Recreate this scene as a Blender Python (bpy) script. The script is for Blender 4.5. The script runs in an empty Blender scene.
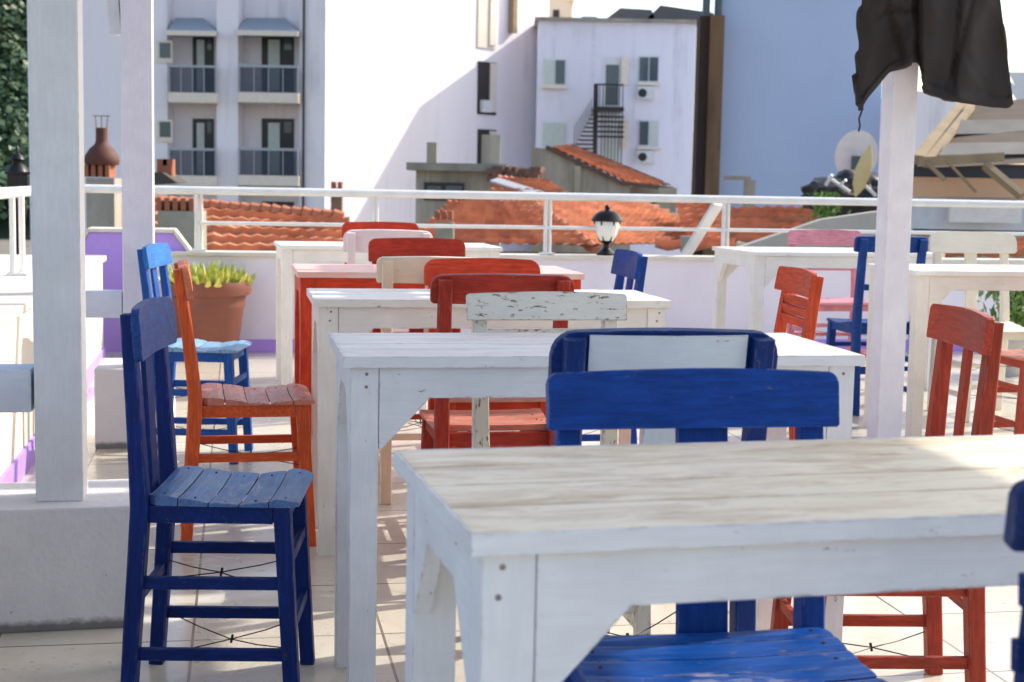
import bpy, bmesh, math, random
from mathutils import Vector, Matrix, noise
random.seed(7)
R = math.radians
PI = math.pi
sc = bpy.context.scene
COL = sc.collection

# ------------------------------------------------------------------ camera
F = 1500.0                       # focal length in pixels of a 1024 px wide frame
H = 1.095
PITCH = math.atan(160 / F)
ROLL = 0.019
PHI = R(10.35)                   # the terrace is turned against the view
FW = Vector((0, math.cos(PITCH), -math.sin(PITCH)))
_r0 = Vector((1, 0, 0)); _u0 = _r0.cross(FW)
RT = _r0 * math.cos(ROLL) + _u0 * math.sin(ROLL)
UP = -_r0 * math.sin(ROLL) + _u0 * math.cos(ROLL)
EYE = Vector((0, 0, H))
cam_d = bpy.data.cameras.new('camera')
cam = bpy.data.objects.new('camera', cam_d); COL.objects.link(cam)
M = Matrix((RT, UP, -FW)).transposed().to_4x4(); M.translation = EYE
cam.matrix_world = M
cam_d.sensor_width = 36; cam_d.lens = F / 1024 * 36
cam_d.clip_start = 0.05; cam_d.clip_end = 3000
cam_d.dof.use_dof = True; cam_d.dof.focus_distance = 3.6; cam_d.dof.aperture_fstop = 8.0
sc.camera = cam

def at(x, y, Y):                 # picture direction (x, y) met at distance Y -> point in the world
    r = FW * F + RT * (x - 512) + UP * (341 - y)
    return EYE + r * (Y / r.y)
def ter(a, b, z=0.0):            # terrace coordinates: a along the far railing, b away from the viewer
    c, s = math.cos(PHI), math.sin(PHI)
    return Vector((c * a - s * b, s * a + c * b, z))

# ------------------------------------------------------------------ light
SUN_EL = R(37)
SUN_AZ = math.atan2(0.88, 0.47)
sd = Vector((math.sin(SUN_AZ) * math.cos(SUN_EL), math.cos(SUN_AZ) * math.cos(SUN_EL), math.sin(SUN_EL)))
w = bpy.data.worlds.new('World'); sc.world = w; w.use_nodes = True
nt = w.node_tree; bg = nt.nodes['Background']
sky = nt.nodes.new('ShaderNodeTexSky'); sky.sky_type = 'NISHITA'; sky.sun_disc = False
sky.sun_elevation = SUN_EL; sky.sun_rotation = SUN_AZ
sky.air_density = 1.0; sky.dust_density = 2.2; sky.ozone_density = 1.2; sky.altitude = 20
tint = nt.nodes.new('ShaderNodeMix'); tint.data_type = 'RGBA'; tint.blend_type = 'MULTIPLY'; tint.inputs[0].default_value = 1.0
tint.inputs[7].default_value = (1.06, 1.01, 0.95, 1)      # dusty, slightly warm summer haze
nt.links.new(sky.outputs[0], tint.inputs[6]); nt.links.new(tint.outputs[2], bg.inputs[0]); bg.inputs[1].default_value = 0.30
sl = bpy.data.lights.new('sun', 'SUN'); sl.energy = 5.0; sl.angle = R(0.53); sl.color = (1.0, 0.93, 0.82)
so = bpy.data.objects.new('sun', sl); COL.objects.link(so)
so.rotation_euler = (-sd).to_track_quat('-Z', 'Y').to_euler(); so.location = (10, 5, 20)
sc.view_settings.view_transform = 'Standard'; sc.view_settings.look = 'None'
sc.view_settings.exposure = 0; sc.view_settings.gamma = 1
try:
    sc.cycles.use_denoising = True; sc.cycles.denoiser = 'OPENIMAGEDENOISE'
    sc.cycles.max_bounces = 8; sc.cycles.diffuse_bounces = 4
    sc.cycles.sample_clamp_indirect = 8
except Exception: pass

# ------------------------------------------------------------------ materials
_mats = {}
def nodes(m):
    m.use_nodes = True
    return m.node_tree, m.node_tree.nodes, m.node_tree.links, m.node_tree.nodes['Principled BSDF']
def coords(n, l, scale, local=True):
    tc = n.new('ShaderNodeTexCoord'); mp = n.new('ShaderNodeMapping')
    mp.inputs['Scale'].default_value = scale
    oi = n.new('ShaderNodeObjectInfo'); ml = n.new('ShaderNodeMath'); ml.operation = 'MULTIPLY'; ml.inputs[1].default_value = 37.0
    cb = n.new('ShaderNodeCombineXYZ')
    l.new(oi.outputs['Random'], ml.inputs[0])
    for k in range(3): l.new(ml.outputs[0], cb.inputs[k])
    if local: l.new(cb.outputs[0], mp.inputs['Location'])
    l.new(tc.outputs['Object'], mp.inputs['Vector'])
    return mp.outputs[0]
def noise_n(n, l, vec, scale, detail=6, rough=0.6, dist=0.0):
    t = n.new('ShaderNodeTexNoise'); t.inputs['Scale'].default_value = scale
    t.inputs['Detail'].default_value = detail; t.inputs['Roughness'].default_value = rough
    t.inputs['Distortion'].default_value = dist
    l.new(vec, t.inputs['Vector']); return t.outputs['Fac']
def ramp(n, l, fac, stops):
    r = n.new('ShaderNodeValToRGB'); e = r.color_ramp.elements
    while len(e) < len(stops): e.new(0.5)
    for k, (p, c) in enumerate(stops):
        e[k].position = p; e[k].color = (c, c, c, 1) if isinstance(c, (int, float)) else (*c, 1)
    l.new(fac, r.inputs[0]); return r.outputs[0]
def mix(n, l, fac, a, b, mode='MIX'):
    m = n.new('ShaderNodeMix'); m.data_type = 'RGBA'; m.blend_type = mode
    for s, v in ((m.inputs[0], fac), (m.inputs[6], a), (m.inputs[7], b)):
        if isinstance(v, (int, float)): s.default_value = v
        elif isinstance(v, tuple): s.default_value = (*v, 1)
        else: l.new(v, s)
    return m.outputs[2]
def bump(n, l, h, strength, dist=0.002, normal=None):
    b = n.new('ShaderNodeBump'); b.inputs['Strength'].default_value = strength; b.inputs['Distance'].default_value = dist
    l.new(h, b.inputs['Height'])
    if normal: l.new(normal, b.inputs['Normal'])
    return b.outputs[0]

def paint(col, axis='z', wear=0.3, wood=(0.20, 0.13, 0.08), rough=0.5, stain=None, stain_amt=0.5):
    """painted wood: brush streaks, dirt, chips along the grain"""
    key = ('paint', col, axis, wear, wood, rough, stain, stain_amt)
    if key in _mats: return _mats[key]
    m = bpy.data.materials.new('painted_wood'); t, n, l, b = nodes(m)
    s = {'x': (1, 9, 9), 'y': (9, 1, 9), 'z': (9, 9, 1)}[axis]
    v = coords(n, l, s)
    grain = noise_n(n, l, v, 14, 6, 0.65, 0.3)
    blot = noise_n(n, l, coords(n, l, (1, 1, 1)), 9, 4, 0.6)
    white = min(col) > 0.4; dark = tuple(c * (0.84 if white else 0.5) for c in col); lite = tuple(min(c * (1.15 if white else 1.35) + 0.008, 0.92) for c in col)
    c1 = mix(n, l, ramp(n, l, blot, [(0.3, 0.0), (0.7, 1.0)]), dark, lite)
    c1 = mix(n, l, 0.55, c1, (col[0], col[1], col[2]))
    c1 = mix(n, l, ramp(n, l, grain, [(0.40, 0.30 if white else 0.6), (0.60, 0.0)]), c1, dark)
    if stain:
        sv = noise_n(n, l, coords(n, l, {'x': (1, 4, 4), 'y': (4, 1, 4), 'z': (4, 4, 1)}[axis]), 5.5, 7, 0.7, 0.6)
        c1 = mix(n, l, ramp(n, l, sv, [(0.45, 0.0), (0.68, stain_amt)]), c1, stain)
    chipn = noise_n(n, l, coords(n, l, {'x': (1, 3.5, 3.5), 'y': (3.5, 1, 3.5), 'z': (3.5, 3.5, 1)}[axis]), 20, 9, 0.75)
    thr = 0.685 - 0.09 * wear
    chip = ramp(n, l, chipn, [(thr, 0.0), (thr + 0.015, 1.0)])
    c1 = mix(n, l, chip, c1, wood)
    # rubbed edges: where the rounded normal departs from the flat one
    bv = n.new('ShaderNodeBevel'); bv.samples = 4; bv.inputs['Radius'].default_value = 0.005
    ge = n.new('ShaderNodeNewGeometry'); dt = n.new('ShaderNodeVectorMath'); dt.operation = 'DOT_PRODUCT'
    l.new(bv.outputs[0], dt.inputs[0]); l.new(ge.outputs['True Normal'], dt.inputs[1])
    em = ramp(n, l, dt.outputs['Value'], [(0.80, 1.0), (0.97, 0.0)])
    en = ramp(n, l, chipn, [(0.50 - 0.06 * wear, 0.0), (0.60 - 0.06 * wear, 0.9)])
    e2 = n.new('ShaderNodeMath'); e2.operation = 'MULTIPLY'; l.new(em, e2.inputs[0]); l.new(en, e2.inputs[1])
    rub = wood if white else tuple(min(1, c * 0.5 + 0.22) for c in col)
    c1 = mix(n, l, e2.outputs[0], c1, rub)
    # pale scuffs and dust
    sn = noise_n(n, l, coords(n, l, {'x': (1, 5, 5), 'y': (5, 1, 5), 'z': (5, 5, 1)}[axis]), 11, 8, 0.8, 0.8)
    c1 = mix(n, l, ramp(n, l, sn, [(0.60, 0.0), (0.72, 0.28 if not white else 0.22)]), c1, tuple(c * 0.75 for c in col) if white else tuple(min(1, c * 0.6 + 0.13) for c in col))
    l.new(c1, b.inputs['Base Color'])
    rr = ramp(n, l, blot, [(0.3, rough * 0.75), (0.75, min(1, rough * 1.4))]); l.new(rr, b.inputs['Roughness'])
    nb = bump(n, l, grain, 0.18 if white else 0.45, 0.002)
    inv = n.new('ShaderNodeMath'); inv.operation = 'SUBTRACT'; inv.inputs[0].default_value = 1; l.new(chip, inv.inputs[1])
    nb = bump(n, l, inv.outputs[0], 0.5, 0.001, nb)
    l.new(nb, b.inputs['Normal'])
    b.inputs['Specular IOR Level'].default_value = 0.4 if white else 0.18
    _mats[key] = m; return m

def rough_mat(name, col, col2=None, scale=3, rough=0.85, bmp=0.4, bscale=60, spots=None, spot_thr=0.68, dist=0.004, streak=False, metallic=0.0):
    key = (name, col, col2, scale, rough, spots)
    if key in _mats: return _mats[key]
    m = bpy.data.materials.new(name); t, n, l, b = nodes(m)
    col2 = col2 or tuple(c * 0.75 for c in col)
    v = coords(n, l, (1, 1, 0.22) if streak else (1, 1, 1))
    a = noise_n(n, l, v, scale, 7, 0.62, 0.2)
    c = mix(n, l, ramp(n, l, a, [(0.35, 0.0), (0.7, 1.0)]), col, col2)
    f = noise_n(n, l, coords(n, l, (1, 1, 1)), bscale, 5, 0.6)
    c = mix(n, l, ramp(n, l, f, [(0.35, 0.12), (0.6, 0.0)]), c, col2)
    if spots:
        q = noise_n(n, l, coords(n, l, (1, 1, 1)), scale * 7, 8, 0.75)
        c = mix(n, l, ramp(n, l, q, [(spot_thr, 0.0), (spot_thr + 0.03, 1.0)]), c, spots)
    if streak:                   # rain streaks running down and blotchy repairs
        r1 = noise_n(n, l, coords(n, l, (1, 1, 0.05)), scale * 5, 6, 0.75, 0.2)
        r2 = noise_n(n, l, coords(n, l, (1, 1, 1)), scale * 0.9, 5, 0.7, 0.5)
        mm = n.new('ShaderNodeMath'); mm.operation = 'MULTIPLY'
        l.new(ramp(n, l, r1, [(0.50, 0.0), (0.70, 1.0)]), mm.inputs[0]); l.new(ramp(n, l, r2, [(0.42, 0.0), (0.62, 0.75)]), mm.inputs[1])
        c = mix(n, l, mm.outputs[0], c, tuple(q * 0.62 for q in col2))
    l.new(c, b.inputs['Base Color']); b.inputs['Roughness'].default_value = rough; b.inputs['Metallic'].default_value = metallic
    l.new(bump(n, l, f, bmp, dist), b.inputs['Normal'])
    _mats[key] = m; return m

def simple(name, col, rough=0.5, metallic=0.0, trans=0.0, alpha=1.0):
    key = ('s', name, col, rough)
    if key in _mats: return _mats[key]
    m = bpy.data.materials.new(name); t, n, l, b = nodes(m)
    v = coords(n, l, (1, 1, 1)); a = noise_n(n, l, v, 8, 4)
    l.new(mix(n, l, a, tuple(c * 0.8 for c in col), tuple(min(1, c * 1.15) for c in col)), b.inputs['Base Color'])
    b.inputs['Roughness'].default_value = rough; b.inputs['Metallic'].default_value = metallic
    b.inputs['Transmission Weight'].default_value = trans; b.inputs['Alpha'].default_value = alpha
    _mats[key] = m; return m

BLUE = (0.008, 0.045, 0.235); BLUE_L = (0.03, 0.12, 0.40); RED = (0.55, 0.055, 0.022); DRED = (0.36, 0.035, 0.02)
ORANGE = (0.72, 0.115, 0.03); WHITE = (0.78, 0.79, 0.82); CREAM = (0.80, 0.74, 0.62); PINK = (0.78, 0.30, 0.36); PALE = (0.80, 0.70, 0.72)

def floor_material():
    m = bpy.data.materials.new('glazed_floor_tile'); t, n, l, b = nodes(m)
    tc = n.new('ShaderNodeTexCoord'); mp = n.new('ShaderNodeMapping'); mp.inputs['Rotation'].default_value = (0, 0, 0)
    mp.inputs['Location'].default_value = (0.11, 0.07, 0)
    l.new(tc.outputs['Object'], mp.inputs['Vector'])
    br = n.new('ShaderNodeTexBrick'); br.offset = 0.0; br.squash = 1.0
    br.inputs['Scale'].default_value = 1.0; br.inputs['Brick Width'].default_value = 0.45; br.inputs['Row Height'].default_value = 0.45
    br.inputs['Mortar Size'].default_value = 0.0035; br.inputs['Mortar Smooth'].default_value = 0.1
    br.inputs['Color1'].default_value = (0.72, 0.68, 0.58, 1); br.inputs['Color2'].default_value = (0.62, 0.59, 0.51, 1)
    br.inputs['Mortar'].default_value = (0.16, 0.13, 0.10, 1)
    l.new(mp.outputs[0], br.inputs['Vector'])
    a = n.new('ShaderNodeTexNoise'); a.inputs['Scale'].default_value = 2.2; a.inputs['Detail'].default_value = 8; a.inputs['Roughness'].default_value = 0.65
    a.inputs['Distortion'].default_value = 0.8; l.new(mp.outputs[0], a.inputs['Vector'])
    c = mix(n, l, ramp(n, l, a.outputs['Fac'], [(0.38, 0.0), (0.72, 0.75)]), br.outputs['Color'], (0.44, 0.40, 0.32))
    d = n.new('ShaderNodeTexNoise'); d.inputs['Scale'].default_value = 38; d.inputs['Detail'].default_value = 6; l.new(mp.outputs[0], d.inputs['Vector'])
    c = mix(n, l, ramp(n, l, d.outputs['Fac'], [(0.62, 0.0), (0.7, 0.4)]), c, (0.22, 0.18, 0.13))
    l.new(c, b.inputs['Base Color'])
    l.new(ramp(n, l, a.outputs['Fac'], [(0.3, 0.08), (0.7, 0.34)]), b.inputs['Roughness'])
    inv = n.new('ShaderNodeMath'); inv.operation = 'SUBTRACT'; inv.inputs[0].default_value = 1; l.new(br.outputs['Fac'], inv.inputs[1])
    l.new(bump(n, l, a.outputs['Fac'], 0.10, 0.01, bump(n, l, inv.outputs[0], 0.6, 0.003)), b.inputs['Normal'])
    return m

# ------------------------------------------------------------------ mesh helpers
class MB:
    def __init__(self): self.bm = bmesh.new()
    def box(self, c, s, rot=None, bev=0.0):
        r = bmesh.ops.create_cube(self.bm, size=1.0); vs = r['verts']
        bmesh.ops.scale(self.bm, vec=s, verts=vs)
        if bev:
            es = list({e for v in vs for e in v.link_edges})
            r2 = bmesh.ops.bevel(self.bm, geom=es, offset=bev, segments=2, profile=0.6, affect='EDGES')
            vs = list({v for f in r2['faces'] for v in f.verts} | {v for v in vs if v.is_valid})
        m = Matrix.Translation(Vector(c)) @ (rot.to_4x4() if rot else Matrix.Identity(4))
        bmesh.ops.transform(self.bm, matrix=m, verts=vs); return self
    def bar(self, p0, p1, w, d, xdir=None, bev=0.0, w1=None, d1=None):
        """rectangular bar between two points; w along xdir, d across; may taper"""
        p0 = Vector(p0); p1 = Vector(p1); z = (p1 - p0); L = z.length; z.normalize()
        x = Vector(xdir or (1, 0, 0)); x = (x - z * x.dot(z))
        if x.length < 1e-4: x = Vector((0, 1, 0)) - z * z.y
        x.normalize(); y = z.cross(x)
        r = bmesh.ops.create_cube(self.bm, size=1.0); vs = r['verts']
        for v in vs:
            k = v.co.z + 0.5
            ww = w + ((w1 if w1 is not None else w) - w) * k; dd = d + ((d1 if d1 is not None else d) - d) * k
            v.co = Vector((v.co.x * ww, v.co.y * dd, v.co.z * L))
        if bev:
            es = list({e for v in vs for e in v.link_edges})
            r2 = bmesh.ops.bevel(self.bm, geom=es, offset=bev, segments=2, profile=0.6, affect='EDGES')
            vs = list({v for f in r2['faces'] for v in f.verts} | {v for v in vs if v.is_valid})
        m = Matrix((x, y, z)).transposed().to_4x4(); m.translation = (p0 + p1) / 2
        bmesh.ops.transform(self.bm, matrix=m, verts=vs); return self
    def sweep(self, pts, sizes, xdir=(1, 0, 0)):
        """rectangular section swept through points (a bent leg)"""
        rings = []; x0 = Vector(xdir)
        for k, p in enumerate(pts):
            p = Vector(p); a = Vector(pts[max(k - 1, 0)]); c = Vector(pts[min(k + 1, len(pts) - 1)])
            z = (c - a).normalized(); x = (x0 - z * x0.dot(z)).normalized(); y = z.cross(x)
            w_, d_ = sizes[k]
            w_ /= 2; d_ /= 2; q = min(w_, d_) * 0.16
            ring = [p + x * sx + y * sy for sx, sy in ((-w_ + q, -d_), (w_ - q, -d_), (w_, -d_ + q), (w_, d_ - q), (w_ - q, d_), (-w_ + q, d_), (-w_, d_ - q), (-w_, -d_ + q))]
            rings.append([self.bm.verts.new(v) for v in ring])
        for a, b_ in zip(rings, rings[1:]):
            for i in range(8): self.bm.faces.new((a[i], a[(i + 1) % 8], b_[(i + 1) % 8], b_[i]))
        self.bm.faces.new(rings[0][::-1]); self.bm.faces.new(rings[-1]); return self
    def tube(self, p0, p1, r, seg=8, r1=None):
        p0 = Vector(p0); p1 = Vector(p1); z = (p1 - p0); L = z.length
        m = Matrix.Translation((p0 + p1) / 2) @ z.to_track_quat('Z', 'Y').to_matrix().to_4x4()
        bmesh.ops.create_cone(self.bm, cap_ends=True, segments=seg, radius1=r, radius2=r if r1 is None else r1, depth=L, matrix=m); return self
    def path(self, pts, r, seg=5):
        for a, b_ in zip(pts, pts[1:]): self.tube(a, b_, r, seg)
        return self
    def prism(self, poly, p, ux, uy, th, bev=0.0):
        """2-D outline placed at p on axes ux, uy, thickened by th (both ways) along the normal"""
        ux = Vector(ux); uy = Vector(uy); nn = ux.cross(uy).normalized(); p = Vector(p)
        a = [self.bm.verts.new(p + ux * q[0] + uy * q[1] + nn * th / 2) for q in poly]
        b_ = [self.bm.verts.new(p + ux * q[0] + uy * q[1] - nn * th / 2) for q in poly]
        fs = [self.bm.faces.new(a), self.bm.faces.new(b_[::-1])]
        k = len(poly)
        for i in range(k): fs.append(self.bm.faces.new((a[(i + 1) % k], a[i], b_[i], b_[(i + 1) % k])))
        if bev:
            es = list({e for f in fs[:2] for e in f.edges})
            bmesh.ops.bevel(self.bm, geom=es, offset=bev, segments=2, profile=0.6, affect='EDGES')
        return self
    def lathe(self, prof, c, seg=24, sx=1, sy=1):
        rings = []
        for r_, z_ in prof:
            rings.append([self.bm.verts.new((c[0] + r_ * math.cos(2 * PI * i / seg) * sx, c[1] + r_ * math.sin(2 * PI * i / seg) * sy, c[2] + z_)) for i in range(seg)])
        for a, b_ in zip(rings, rings[1:]):
            for i in range(seg): self.bm.faces.new((a[i], a[(i + 1) % seg], b_[(i + 1) % seg], b_[i]))
        self.bm.faces.new(rings[0][::-1]); self.bm.faces.new(rings[-1]); return self
    def quad(self, a, b_, c, d): self.bm.faces.new([self.bm.verts.new(Vector(q)) for q in (a, b_, c, d)]); return self
    def build(self, name, mat, parent=None, origin=None, smooth=False, wob=0.0):
        bm = self.bm
        if origin is not None: bmesh.ops.translate(bm, vec=-Vector(origin), verts=bm.verts)
        if wob:
            for v in bm.verts:
                q = noise.noise_vector(v.co * 6.0 + Vector((wob * 900, 3, 7))); v.co += q * wob
        bmesh.ops.recalc_face_normals(bm, faces=bm.faces)
        me = bpy.data.meshes.new(name); bm.to_mesh(me); bm.free()
        me.materials.append(mat)
        if smooth:
            for p in me.polygons: p.use_smooth = True
            try: me.set_sharp_from_angle(angle=R(35))
            except Exception: pass
        o = bpy.data.objects.new(name, me); COL.objects.link(o)
        if parent: o.parent = parent
        elif origin is not None: o.location = origin
        return o

def tag(o, label, cat, group=None):
    o['label'] = label; o['category'] = cat
    if group: o['group'] = group
    return o
def thing(name, label, cat, loc=(0, 0, 0), rz=0.0, group=None):
    o = bpy.data.objects.new(name, None); COL.objects.link(o); o.empty_display_size = 0.1
    o.location = loc; o.rotation_euler = (0, 0, rz)
    return tag(o, label, cat, group)
def struct(o): o['kind'] = 'structure'; return o

# ------------------------------------------------------------------ chairs
def round_board(W, h, rad, crown=0.006, lower=0.25):
    """outline of a backrest board, rounded upper corners, softly crowned top"""
    pts = []; r2 = rad * lower
    for cx, cz, r_, a0 in ((W / 2 - r2, r2, r2, -90), (W / 2 - rad, h - rad, rad, 0)):
        for k in range(6): a = R(a0 + k * 18); pts.append((cx + r_ * math.cos(a), cz + r_ * math.sin(a)))
    for k in range(1, 10):
        u = 1 - k / 10.0; x = (W / 2 - rad) * (2 * u - 1); pts.append((x, h + crown * math.sin(PI * k / 10)))
    for cx, cz, r_, a0 in ((-W / 2 + rad, h - rad, rad, 90), (-W / 2 + r2, r2, r2, 180)):
        for k in range(6): a = R(a0 + k * 18); pts.append((cx + r_ * math.cos(a), cz + r_ * math.sin(a)))
    return pts
def back_y(z):                   # rear line of the back: upright below the seat, leaning above
    t = max(0.0, (z - 0.40)) / 0.45
    return -0.165 - 0.055 * t ** 1.25
def bend(o_bm, W, depth):        # bow the board backwards in the middle
    for v in o_bm.verts: v.co.y -= depth * (1 - (2 * v.co.x / W) ** 2)

def make_chair(label, x, y, yaw, frame=BLUE, seatc=None, boardc=None, W=0.385, Ht=0.85, bh=0.10, rad=0.035, style='splat',
               wear=0.3, anchor='board', lean=1.0, deep=1.0, planks=5, bow=0.012, seat_up=0.45, edgec=None, wide=None, panel=None):
    seatc = seatc or frame; boardc = boardc or frame
    rot = Matrix.Rotation(yaw, 3, 'Z'); off = Vector((0, -0.205, 0)) if anchor == 'board' else Vector((0, 0, 0))
    loc = Vector((x, y, 0)) - rot @ off
    t = thing('taverna_chair', label, 'chair', loc, yaw, 'painted wooden taverna chairs around the tables'); t.scale = (1, deep, 1)
    fz = paint(frame, 'z', wear); fx = paint(frame, 'x', wear); fy = paint(frame, 'y', wear)
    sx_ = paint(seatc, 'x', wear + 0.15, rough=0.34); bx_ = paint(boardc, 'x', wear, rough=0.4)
    hw = (wide or W - 0.035) / 2 - 0.02
    # front legs, a little splayed
    for s in (-1, 1):
        m = MB(); m.bar((s * (hw + 0.006), 0.168, 0.0), (s * (hw - 0.004), 0.142, 0.427), 0.031, 0.034, bev=0.003, w1=0.036, d1=0.038)
        m.build('leg', fz, t, wob=0.0015)
    # rear legs running up as back stiles
    for s in (-1, 1):
        top = Ht - 0.012
        zs = [0, 0.15, 0.30, 0.42, 0.52, 0.64, 0.75, top]
        pts = [(s * hw * (1.0 + 0.02 * (z / 0.85)), -0.195 + 0.03 * min(z, 0.42) / 0.42 if z < 0.42 else (-0.165 + (back_y(z) + 0.165) * lean), z) for z in zs]
        sz = [(0.036, 0.034), (0.037, 0.036), (0.038, 0.038), (0.038, 0.040), (0.037, 0.036), (0.036, 0.032), (0.036, 0.028), (0.035, 0.024)]
        MB().sweep(pts, sz).build('rear_leg', fz, t, wob=0.0015)
    # seat frame
    m = MB()
    for s in (-1, 1): m.box((s * (hw - 0.004), -0.012, 0.408), (0.024, 0.27, 0.036), bev=0.002)
    m.box((0, 0.142, 0.408), (2 * hw - 0.03, 0.024, 0.036), bev=0.002)
    m.box((0, -0.152, 0.408), (2 * hw - 0.03, 0.02, 0.036), bev=0.002)
    m.build('seat_frame', fx, t)
    # five seat planks across, top dished, outline rounded
    m = MB(); n_ = planks; y0, y1 = -0.148, 0.182; hwid = hw + 0.022
    def top_z(y_, x_):
        u = (y_ - y0) / (y1 - y0)
        return seat_up - 0.008 + 0.010 * math.cos(2 * PI * (u - 0.05)) * (1 - 0.2 * (x_ / hwid) ** 2) - 0.006 * (1 - (x_ / hwid) ** 2) - (0.012 * max(0, u - 0.85) / 0.15)
    def half_w(y_):
        u = (y_ - y0) / (y1 - y0); e = 1.0
        if u < 0.12: e -= 0.17 * (1 - math.sqrt(max(0, 1 - ((0.12 - u) / 0.12) ** 2)))
        if u > 0.86: e -= 0.13 * (1 - math.sqrt(max(0, 1 - ((u - 0.86) / 0.14) ** 2)))
        return hwid * e * (0.95 + 0.06 * u)
    for k in range(n_):
        ya = y0 + (y1 - y0) * k / n_ + 0.0016; yb = y0 + (y1 - y0) * (k + 1) / n_ - 0.0016
        ny = 4; nx = 8; topv = []; dz = random.uniform(-0.0012, 0.0012)
        for j in range(ny + 1):
            yy = ya + (yb - ya) * j / ny; w2 = half_w(yy)
            topv.append([m.bm.verts.new((w2 * (2 * i / nx - 1), yy, top_z(yy, w2 * (2 * i / nx - 1)) + dz - (0.002 if j in (0, ny) else 0))) for i in range(nx + 1)])
        bot = [[m.bm.verts.new((v.co.x, v.co.y, 0.4275)) for v in row] for row in topv]
        for j in range(ny):
            for i in range(nx):
                m.bm.faces.new((topv[j][i], topv[j][i + 1], topv[j + 1][i + 1], topv[j + 1][i]))
                m.bm.faces.new((bot[j][i], bot[j + 1][i], bot[j + 1][i + 1], bot[j][i + 1]))
        for i in range(nx):
            m.bm.faces.new((topv[0][i], bot[0][i], bot[0][i + 1], topv[0][i + 1]))
            m.bm.faces.new((topv[ny][i], topv[ny][i + 1], bot[ny][i + 1], bot[ny][i]))
        for j in range(ny):
            m.bm.faces.new((topv[j][0], topv[j + 1][0], bot[j + 1][0], bot[j][0]))
            m.bm.faces.new((topv[j][nx], bot[j][nx], bot[j + 1][nx], topv[j + 1][nx]))
    seat = m.build('seat', sx_, t)
    for k in range(n_ if y < 4.8 else 0):
        yy = y0 + (y1 - y0) * (k + 0.5) / n_
        for s in (-1, 1):
            xx = s * (hw - 0.012); MB().tube((xx, yy, top_z(yy, xx) - 0.002), (xx, yy, top_z(yy, xx) + 0.0012), 0.0026, 8).build('nail', simple('nail_rust', (0.05, 0.03, 0.02), 0.6), seat)
    # stretchers
    for z in (0.268, 0.118):
        for s in (-1, 1):
            MB().box((s * (hw), -0.018, z + random.uniform(-0.004, 0.004)), (0.014, 0.33, 0.026), bev=0.002).build('stretcher', fy, t)
    for z, yy in ((0.31, 0.157), (0.165, 0.162), (0.225, -0.178)):
        MB().box((0, yy, z), (2 * hw - 0.02, 0.014, 0.022), bev=0.002).build('stretcher', fx, t)
    # twisted wire ties
    for z in (0.25, 0.10):
        m = MB(); mid = Vector((random.uniform(-.02, .02), random.uniform(-.02, .02), z - 0.002))
        for s1 in (-1, 1):
            for s2 in (-1, 1):
                e = Vector((s1 * (hw - 0.016), 0.148 if s2 > 0 else -0.165, z + random.uniform(-0.012, 0.025)))
                q = (e + mid) / 2 + Vector((0, 0, -0.003)); m.path([mid, q, e], 0.0014)
        m.tube(mid + Vector((0, 0, -0.008)), mid + Vector((0, 0.004, 0.01)), 0.003, 6)
        m.build('wire_tie', simple('wire', (0.03, 0.025, 0.02), 0.5, 0.6), t)
    # backrest board in front of the stiles
    zb = Ht - bh
    bm_ = MB(); th = 0.019; ym = back_y(Ht - bh / 2) * 1.0
    yb_ = (-0.165 + (back_y(Ht - bh / 2) + 0.165) * lean) + 0.014 + th / 2
    pl = round_board(W, bh, rad)
    bm_.prism(pl, (0, 0, 0), (1, 0, 0), (0, 0, 1), th, bev=0.003)
    bmesh.ops.triangulate(bm_.bm, faces=[f for f in bm_.bm.faces if len(f.verts) > 4])
    es = [e for e in bm_.bm.edges if abs(e.verts[0].co.x - e.verts[1].co.x) > W * 0.3]
    bmesh.ops.subdivide_edges(bm_.bm, edges=es, cuts=6, use_grid_fill=True)
    bend(bm_.bm, W, bow)
    tilt = math.atan(0.16) * lean
    bmesh.ops.rotate(bm_.bm, verts=bm_.bm.verts, cent=(0, 0, bh / 2), matrix=Matrix.Rotation(tilt, 3, 'X'))
    bmesh.ops.translate(bm_.bm, verts=bm_.bm.verts, vec=(0, yb_, zb))
    bm_.build('backrest_board', bx_, t, wob=0.001)
    if panel:                    # pale panel painted on the rear of the board
        p = MB(); p.box((0, 0, 0), (2 * hw - 0.046, 0.003, bh * 0.93)); 
        for v in p.bm.verts: pass
        bmesh.ops.subdivide_edges(p.bm, edges=[e for e in p.bm.edges if abs(e.verts[0].co.x - e.verts[1].co.x) > 0.1], cuts=8, use_grid_fill=True)
        bend(p.bm, W, bow)
        bmesh.ops.rotate(p.bm, verts=p.bm.verts, cent=(0, 0, 0), matrix=Matrix.Rotation(tilt, 3, 'X'))
        bmesh.ops.translate(p.bm, verts=p.bm.verts, vec=(0, yb_ - th / 2 - 0.004, zb + bh * 0.5 - 0.001))
        p.build('backrest_panel', paint(panel, 'x', 0.05), t)
    def yz(z): return -0.165 + (back_y(z) + 0.165) * lean
    def vert(xc, w_, c=None, zt=None):
        zt = zt or zb + 0.03
        MB().sweep([(xc, yz(0.43) - 0.002, 0.425), (xc, yz(0.6) - 0.002, 0.6), (xc, yz(zt) - bow * 0.2, zt)], [(w_, 0.012)] * 3).build('splat', paint(c or frame, 'z', wear), t, wob=0.001)
    def horiz(z, h_, c=None, ext=0.0):
        MB().bar((-hw - ext, yz(z) + 0.004, z), (hw + ext, yz(z) + 0.004, z), h_, 0.013, xdir=(0, 0.1, 1), bev=0.002).build('back_slat', paint(c or frame, 'x', wear), t)
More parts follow.
